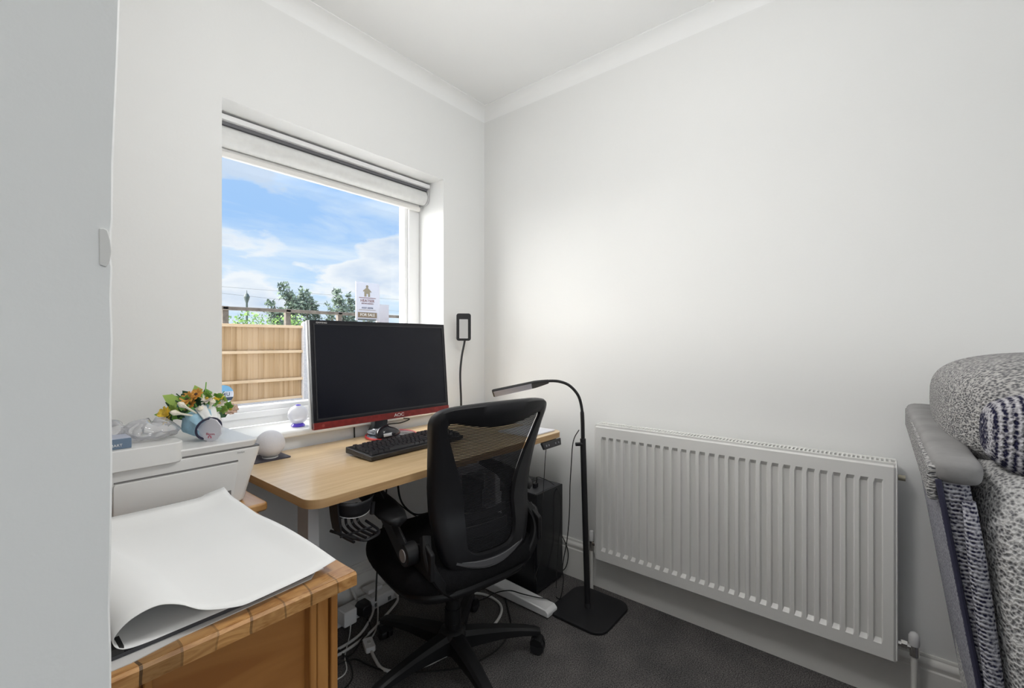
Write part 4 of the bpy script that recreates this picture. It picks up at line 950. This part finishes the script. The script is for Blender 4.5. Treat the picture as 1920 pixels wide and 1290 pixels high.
mb = MB(); mb.tube([(-.062, yb + .002, .215), (-.062, yb + .035, .215)], .008, 12); mb.tube([(-.062, yb + .038, .185), (-.062, yb + .038, .235)], .0105, 12)
mb.build('valve_body', CHROME, rd)
MB().lathe([(.0115, .228), (.012, .234), (.012, .262), (.008, .272), (0, .274)], (-.062, yb + .038, 0), 16).build('valve_cap', WHITEP, rd)
MB().tube([(-.062, yb + .038, .004), (-.062, yb + .038, .19)], .0085, 12).build('supply_pipe', TRIMW, rd)

# ================================================================== OFFICE CHAIR
oc = thing('office_chair', 'black mesh-backed swivel office chair at the desk', 'chair', (-0.785, -0.580, 0), R(-10))
CB = mat('chair_black', (0.008, 0.008, 0.009), .5, spec=.35); CF = mat('chair_frame', (0.012, 0.012, 0.014), .45, spec=.35); CC = mat('chair_fabric', (0.008, 0.008, 0.009), .95, bump=(300, .3), spec=.15)
CG = mat('chair_grey', (0.085, 0.085, 0.09), .5)
# base: five legs with twin casters; angles are measured in the chair's own frame
legA = [105 + 10, 33 + 10, -39 + 10, -111 + 10, 177 + 10]
MB().lathe([(.052, .058), (.055, .075), (.050, .115), (.040, .128), (.030, .132), (.030, .15)], (0, 0, 0), 24).build('hub', CB, oc, True)
for A in legA:
    c, s_ = math.cos(R(A)), math.sin(R(A)); rings = []
    for rr, hw_, zt, zb2 in ((.035, .030, .122, .062), (.10, .027, .118, .070), (.18, .023, .110, .076), (.25, .020, .100, .074), (.300, .018, .090, .068), (.318, .014, .082, .066)):
        ring = []
        for p, q in ((-1, 0), (-1, .75), (-.6, 1), (.6, 1), (1, .75), (1, 0)):
            ring.append((c * rr - s_ * hw_ * p, s_ * rr + c * hw_ * p, zb2 + (zt - zb2) * q))
        rings.append(ring)
    lg = MB().loft(rings).build('leg', CB, oc, True)
    Mc = Matrix.Translation((c * .298, s_ * .298, 0)) @ Matrix.Rotation(R(A + 65), 4, 'Z')
    mb = MB()
    for k in (-1, 1):
        mb.tube([Mc @ Vector((k * .004, -.012, .027)), Mc @ Vector((k * .022, -.012, .027))], [.0265, .0245], 20)
    cst = mb.build('caster', BLACKP, lg, True)
    mb = MB(); mb.tube([Mc @ Vector((0, 0, .040)), Mc @ Vector((0, 0, .070))], .008, 10); mb.prism([(-.034, .034), (-.026, .052), (0, .060), (.012, .050), (.012, .036), (-.012, .030)], 'x', -.023, .023, Mc)
    mb.build('caster_hood', CB, lg, True)
MB().lathe([(.029, .128), (.029, .20), (.026, .20), (.026, .27), (.023, .27), (.023, .335)], (0, 0, 0), 20).build('gas_lift', CB, oc, True)
mb = MB(); mb.prism([(-.07, -.12), (.07, -.12), (.08, .08), (-.08, .08)], 'z', .325, .358); mb.build('tilt_mechanism', CB, oc, True, bevel=.008)
MB().tube([(.05, .02, .338), (.20, .02, .338), (.25, .025, .336)], [.006, .006, .011], 10).build('tilt_lever', CB, oc, True)
# seat
def seat_ring(z, k, fy=0.0, drop=0.0):
    out = []
    for i in range(40):
        t = 2 * PI * i / 40; e_ = .62
        x = .272 * k * math.copysign(abs(math.cos(t)) ** e_, math.cos(t)); y = .258 * k * math.copysign(abs(math.sin(t)) ** e_, math.sin(t))
        zz = z - drop * max(0, y / .245) ** 3
        out.append((x * (1 - .04 * (y / .245)), y + .02 + fy, zz))
    return out
MB().loft([seat_ring(.385, .93), seat_ring(.395, .985, 0, .02), seat_ring(.42, 1.0, 0, .02), seat_ring(.448, .985, 0, .018), seat_ring(.464, .91, 0, .016), seat_ring(.468, .70, 0, .01), seat_ring(.464, .3), ]).build('seat_cushion', CC, oc, True, smooth=180, sub=1)
MB().loft([seat_ring(.338, .50), seat_ring(.340, .72), seat_ring(.356, .88, 0, .01), seat_ring(.386, .955, 0, .015)]).build('seat_shell', CB, oc, True, smooth=180)
# back
def fc(z):
    tab = ((.40, -.215), (.48, -.228), (.56, -.225), (.62, -.215), (.70, -.222), (.78, -.240), (.87, -.268), (.96, -.305))
    for (z0, f0), (z1, f1) in zip(tab, tab[1:]):
        if z <= z1 or z1 == .96: return f0 + (f1 - f0) * (z - z0) / (z1 - z0)
def fy(x, z): return fc(z) + 1.0 * x * x
outer = [(0, .418), (.06, .421), (.112, .432), (.150, .462), (.174, .520), (.188, .60), (.196, .68), (.202, .75), (.210, .82), (.220, .885), (.222, .910), (.213, .932), (.190, .946), (.14, .954), (.07, .958), (0, .959)]
inner = [(0, .484), (.035, .485), (.066, .490), (.086, .506), (.094, .540), (.094, .60), (.098, .66), (.118, .73), (.146, .80), (.174, .868), (.180, .885), (.178, .900), (.160, .903), (.12, .893), (.06, .882), (0, .878)]
def loop(h): 
    a = [(x, z) for x, z in h]; b = [(-x, z) for x, z in h[1:-1]]
    return a + list(reversed(b))
def smooth_loop(h): return [(p.x, p.z) for p in catmull([(x, 0, z) for x, z in loop(h)], 3, closed=True)]
OL, IL = smooth_loop(outer), smooth_loop(inner)
rings = []
for sel in range(7):
    ring = []
    for (xo, zo), (xi, zi) in zip(OL, IL):
        t, dp = ((0.0, .012), (0.03, .020), (0.10, .020), (0.5, -.004), (0.9, -.008), (1.0, .0), (0.9, .012))[sel]
        # rim wraps forward at the edge
        dd = ((0.0, .022), (0.0, .0), (0.10, -.010), (.45, -.012), (.95, -.010), (1.0, .002), (.5, .012))[sel]
        t, dp = dd
        x = xo + (xi - xo) * t; z = zo + (zi - zo) * t
        ring.append((x, fy(x, z) + dp, z))
    rings.append(ring)
bf = MB().loft(rings, closed=True).build('back_frame', CF, oc, True, smooth=60)
# mesh cloth across the opening
mb = MB(); hz = catmull([(x, 0, z) for x, z in inner], 3); nx = 12
for p in hz:
    for i in range(nx + 1):
        x = -p.x + 2 * p.x * i / nx; x *= 1.03; mb.v.append((x, fy(x, p.z) + .008, p.z))
for j in range(len(hz) - 1):
    for i in range(nx): a_ = j * (nx + 1) + i; mb.f.append((a_, a_ + 1, a_ + nx + 2, a_ + nx + 1))
mb.build('mesh_cloth', mesh_cloth(), oc, True, smooth=180)
for z, hgt in ((.590, .024), (.540, .036)):     # lumbar slats behind the cloth
    pts = [(x, fy(x, z) + .026, z + .4 * x * x) for x in [-.085 + .17 * k / 10 for k in range(11)]]
    MB().ribbon(pts, .004, hgt).build('lumbar_slat', CG, oc, True)
pts = [(x, fy(x, .455) - .012 + .0, .452 + 1.5 * x * x) for x in [-.13 + .26 * k / 14 for k in range(15)]]
MB().ribbon(pts, .006, [.012 + .016 * math.sin(PI * k / 14) for k in range(15)]).build('lower_rim', CG, oc, True)
# side bars that carry the back down to the mechanism
for s_ in (-1, 1):
    P = catmull([(s_ * .205, -.165, .560), (s_ * .215, -.190, .520), (s_ * .205, -.205, .470), (s_ * .165, -.205, .410), (s_ * .095, -.175, .355), (s_ * .045, -.10, .340)], 5)
    MB().ribbon(P, [.030] * len(P), [.026] * len(P), (0, 1, 0)).build('back_bracket', CB, oc, True)
    MB().prism([(-.225, .45), (-.225, .53), (-.19, .55), (-.13, .53), (-.11, .50), (-.12, .46)], 'x', s_ * .205, s_ * .222).build('side_plate', CB, oc, True, bevel=.006)
    # flip-up arm: boss, link and pad
    px_, pf, pz = s_ * .245, -.135, .510
    ar = MB().tube([(s_ * .222, pf, pz), (s_ * .262, pf, pz)], [.034, .032], 28).build('arm_boss', CB, oc, True, bevel=.004)
    MB().tube([(s_ * .262, pf, pz), (s_ * .2645, pf, pz)], .0185, 24).build('boss_disc', mat('disc_grey', (0.32, 0.30, 0.29), .45), ar, True)
    P = catmull([(s_ * .250, pf, pz - .01), (s_ * .252, pf + .055, pz + .030), (s_ * .255, pf + .125, pz + .080), (s_ * .258, pf + .20, pz + .122)], 5)
    MB().ribbon(P, [.024] * len(P), [.062, ] * len(P), (0, 0, 1)).build('arm_link', CB, oc, True)
    mb = MB(); rg = []
    for f_, wd, zt in ((-.115, .008, .615), (-.105, .030, .618), (-.06, .045, .626), (.0, .048, .636), (.10, .044, .648), (.155, .036, .652), (.175, .012, .650)):
        rg.append([(s_ * .262 + wd * math.cos(t), f_, zt - .014 + .013 * math.sin(t)) for t in [2 * PI * k / 14 for k in range(14)]])
    mb.loft(rg).build('arm_pad', CB, oc, True, smooth=180)

# ================================================================== POWER STRIP, PLUGS, CABLES
ps = thing('extension_lead_block', 'long white multi-socket extension block against the skirting under the desk', 'extension lead', (-.85, -.10, 0))
MB().prism(rrect(-.098, -.036, .004, .052, .006, 3), 'x', -1.10, -.66).build('socket_block', WHITEP, ps)
for k in range(6):
    x = -1.04 + k * .066
    BX(x - .008, x + .008, -.0990, -.0978, .014, .030).build('socket', mat('socket_dark', (.15, .15, .15), .6), ps)
def plug(x, m, lab, wh=(.048, .045), d=.045, z=.030, name='mains_plug', y=-.099):
    t = thing(name, lab, 'plug', (x, y - d / 2, z))
    mb = MB(); a_, b_ = wh[0] / 2, wh[1] / 2
    mb.loft([[(x + p * a_ * k, yy, z + q * b_ * k) for p, q in ((-1, -.6), (-.6, -1), (.6, -1), (1, -.6), (1, .6), (.6, 1), (-.6, 1), (-1, .6))] for yy, k in ((y, 1), (y - d * .6, 1), (y - d, .72))])
    mb.build('plug_body', m, t, bevel=.003)
    MB().tube([(x, y - d * .7, z - b_ * .6), (x, y - d * .75, z - b_ * 1.15)], .005, 8).build('strain_relief', m, t)
    return t
plug(-1.00, BLACKP, 'black mains plug at the left end of the extension block', z=.032)
plug(-.850, BLACKP, 'black mains plug right of the white cube adaptor', (.056, .056), .05, z=.050)
pz_ = thing('cube_adaptor', 'white cube power adaptor plugged in between the two black plugs', 'adaptor', (-.93, -.14, .05)); BX(-.955, -.900, -.155, -.099, .030, .090).build('adaptor_body', WHITEP, pz_, bevel=.006)
pz_ = thing('phone_charger', 'flat white charger standing on the extension block right of the black plugs', 'adaptor', (-.77, -.08, .055))
BX(-.815, -.745, -.100, -.050, .080, .096).build('charger_body', WHITEP, pz_, bevel=.004); BX(-.792, -.762, -.088, -.060, .052, .082).build('charger_pins', GREYP, pz_)
cord('white_mains_cable', [(-1.25, -.14, .006), (-1.06, -.20, .006), (-.93, -.20, .006), (-.84, -.15, .012), (-.80, -.118, .030)], .0052, CORDW, 'thick white cable running left from the extension block under the pine desk')
cord('white_mains_cable', [(-1.25, -.19, .006), (-1.04, -.235, .006), (-.90, -.22, .006), (-.78, -.17, .006), (-.70, -.14, .02), (-.68, -.10, .03)], .0052, CORDW, 'second thick white cable crossing the carpet just in front of the first')
cord('white_thin_cable', [(-.93, -.157, .040), (-.945, -.175, .012), (-1.00, -.24, .005), (-1.02, -.27, .005), (-1.05, -.33, .005), (-1.10, -.34, .005), (-1.25, -.30, .005)], .0022, CORDW, 'thin white cable from the cube adaptor bending towards the pine desk')
cord('white_thin_cable', [(-.775, -.103, .075), (-.80, -.145, .02), (-.85, -.21, .006), (-.90, -.25, .008), (-.925, -.262, .012)], .003, CORDW, 'white cable from the flat charger to the inline switch')
il = thing('inline_switch', 'small white inline switch on the white cable in front of the plugs', 'switch', (-.93, -.285, .012))
Mi = Matrix.Translation((-.932, -.285, .013)) @ Matrix.Rotation(R(70), 4, 'Z')
MB().prism(rrect(-.032, .032, -.018, .018, .007, 3), 'z', -.010, .011, Mi).build('switch_body', WHITEP, il, bevel=.003)
MB().prism(rrect(-.008, .008, -.006, .006, .002, 3), 'z', .011, .013, Mi).build('rocker', GREYP, il)
cord('white_loop_cable', [(-.940, -.312, .008), (-.955, -.36, .006), (-.965, -.42, .006), (-.935, -.475, .006), (-.86, -.520, .006), (-.79, -.537, .006), (-.70, -.555, .006), (-.60, -.565, .006), (-.50, -.545, .006), (-.43, -.50, .006), (-.405, -.43, .006), (-.415, -.36, .006), (-.47, -.30, .008), (-.56, -.22, .008), (-.64, -.15, .02)], .0056, CORDW, 'thick white cable sweeping in a wide loop under the office chair')
cord('black_floor_cable', [(-1.15, -.24, .005), (-1.06, -.275, .005), (-1.0, -.30, .005), (-.985, -.36, .005), (-.96, -.44, .005), (-.90, -.52, .005), (-.80, -.615, .005), (-.70, -.655, .005), (-.60, -.655, .005), (-.50, -.61, .005), (-.43, -.54, .005), (-.37, -.47, .005)], .0030, CORD, 'black cable trailing round in front of the white loop on the carpet')
cord('black_floor_cable', [(-1.00, -.147, .010), (-1.01, -.20, .005), (-1.02, -.30, .005), (-1.06, -.38, .005), (-1.14, -.40, .005), (-1.25, -.38, .005)], .0028, CORD, 'black cable from the left black plug curving back under the pine desk')
cord('black_floor_cable', [(-.850, -.150, .014), (-.87, -.20, .005), (-.93, -.235, .014), (-.99, -.27, .006), (-1.03, -.26, .005)], .0028, CORD, 'black cable from the right black plug crossing the white cables')
cord('black_foot_cable', [(-.60, -.33, .006), (-.52, -.37, .008), (-.44, -.40, .006), (-.395, -.44, .03), (-.375, -.50, .052), (-.36, -.56, .052), (-.33, -.62, .045), (-.305, -.66, .040), (-.285, -.67, .006)], .0024, CORD, 'thin black cable lying along the white foot of the desk')
cord('hanging_cable', [(-.665, -.10, .706), (-.67, -.10, .56), (-.655, -.10, .44), (-.60, -.10, .365), (-.54, -.10, .335), (-.46, -.10, .335), (-.36, -.10, .38)], .0042, CORD, 'thick black cable hanging in a curve below the middle of the desk')
cord('hanging_cable', [(-.78, -.10, .706), (-.76, -.10, .51), (-.68, -.10, .435), (-.58, -.10, .345), (-.515, -.10, .312), (-.43, -.10, .33), (-.36, -.10, .36)], .0024, CORD, 'thin black cable hanging just below the thick one under the desk')
cord('hanging_cable', [(-.72, -.10, .706), (-.725, -.10, .55), (-.735, -.10, .40), (-.77, -.10, .2), (-.80, -.13, .06)], .0035, CORD, 'straight black cable dropping from the desk behind the chair arm')
cord('white_stick_cable', [(-.885, -.045, .19), (-.865, -.05, .12), (-.845, -.06, .056)], .0052, CORDW, 'short white lead rising from the extension block up the skirting')

# ================================================================== RECLINER SOFA
sf = thing('recliner_sofa', 'grey and navy tweed recliner sofa with fleecy cushions at the right edge', 'sofa', (-.5, -2.2, 0))
BOU = fabric('grey_boucle', (0.50, 0.49, 0.48), (0.13, 0.13, 0.14), 210, 1.0, thr=(.44, .72), stripes=(1, .7, 1.5))
BOU2 = fabric('pale_fleece', (0.62, 0.615, 0.61), (0.17, 0.17, 0.18), 190, 1.0, thr=(.40, .68))
TWE = fabric('navy_tweed', (0.42, 0.42, 0.46), (0.02, 0.02, 0.05), 220, .9, thr=(.36, .72), ribs=('Z', .0065, .16))
TWS = fabric('striped_tweed', (0.52, 0.51, 0.54), (0.02, 0.02, 0.05), 200, 1.0, thr=(.42, .78), ribs=('Y', .0095, .22))
SUE = mat('grey_suede', (0.27, 0.265, 0.265), .95, noise=(14, .12, 4), bump=(30, .25), spec=.1)
def slant(z): return -1.812 - (0.95 - z) * .150
# back shell, leaning
rings = []
for z in (.06, .3, .6, .85, .930):
    a0 = slant(z); b0 = a0 - .040
    rings.append([(-.895, a0 - .008, z), (-.885, a0, z), (-.06, a0, z), (-.06, b0, z), (-.885, b0, z), (-.895, b0 + .008, z)])
MB().loft(rings).build('back_shell', TWE, sf, bevel=.006)
MB().tube([(-.896, slant(z) - .004, z) for z in (.06, .3, .6, .92)], .004, 8).build('piping', mat('navy_piping', (.03, .03, .06), .9), sf)
BX(-.893, -.07, -1.822, -1.808, .885, .940).build('shell_band', BOU, sf, bevel=.005)
rings = []          # suede pad along the top
for x, k in ((-.902, .5), (-.896, .85), (-.87, 1), (-.6, 1.05), (-.3, 1.15), (-.1, 1.15), (-.07, .8)):
    rings.append([(x, -1.844 + .030 * k * math.copysign(abs(math.cos(t)) ** .6, math.cos(t)), .934 + .020 * k * math.copysign(abs(math.sin(t)) ** .6, math.sin(t))) for t in [2 * PI * i / 20 for i in range(20)]])
MB().loft(rings).build('top_pad', SUE, sf, smooth=180)
# second, inner tweed welt
MB().tube([(-.905, slant(z) - .034 + .05 * max(0, .9 - z), z) for z in (.06, .3, .6, .80, .895)], [.011, .011, .011, .011, .008], 10).build('inner_welt', TWE, sf, smooth=180)
# big fleecy side cushion
def pillow(x0, x1, y0, y1, z0, z1, e=.45, wob=.006, seed=1, n=36, m=20, lean=0):
    r2 = random.Random(seed); ph = [r2.uniform(0, 6) for _ in range(4)]
    def fn(u, v):
        a = 2 * PI * u; b_ = PI * (v - .5)
        ce = lambda t: math.copysign(abs(math.cos(t)) ** e, math.cos(t)); se = lambda t: math.copysign(abs(math.sin(t)) ** e, math.sin(t))
        k = 1 + wob * 10 * .1 * math.sin(5 * a + ph[0]) * math.cos(b_)
        X = ce(b_) * ce(a) * k; Y = ce(b_) * se(a) * k; Zz = se(b_)
        z = (z0 + z1) / 2 + (z1 - z0) / 2 * Zz
        return ((x0 + x1) / 2 + (x1 - x0) / 2 * X, (y0 + y1) / 2 + (y1 - y0) / 2 * Y - lean * (.95 - z), z)
    return MB().grid(fn, n, m, True)
pillow(-.945, -.10, -2.30, -1.846, .10, .950, .30, seed=4, n=60, m=40, lean=.09).build('side_cushion', BOU2, sf, smooth=180)
# puffy head cushion with an inset striped panel
hc = pillow(-.85, -.12, -2.36, -1.842, .885, 1.118, .62, seed=7, n=60, m=30).build('head_cushion', BOU, sf, smooth=180)
pillow(-.880, -.72, -2.25, -1.880, .915, 1.065, .6, seed=8, n=40, m=20).build('striped_panel', TWS, sf, smooth=180)
# lower arm and seat
pillow(-.975, -.85, -2.75, -1.882, .06, .70, .35, seed=3, n=40, m=24).build('arm_front', TWS, sf, smooth=180)
pillow(-.98, -.10, -2.80, -2.25, .08, .50, .35, seed=5).build('seat', BOU, sf, smooth=180)
for x in (-.85, -.15):
    for y in (-1.99, -2.7): BX(x - .02, x + .02, y - .02, y + .02, 0, .09).build('foot', BLACKP, sf)
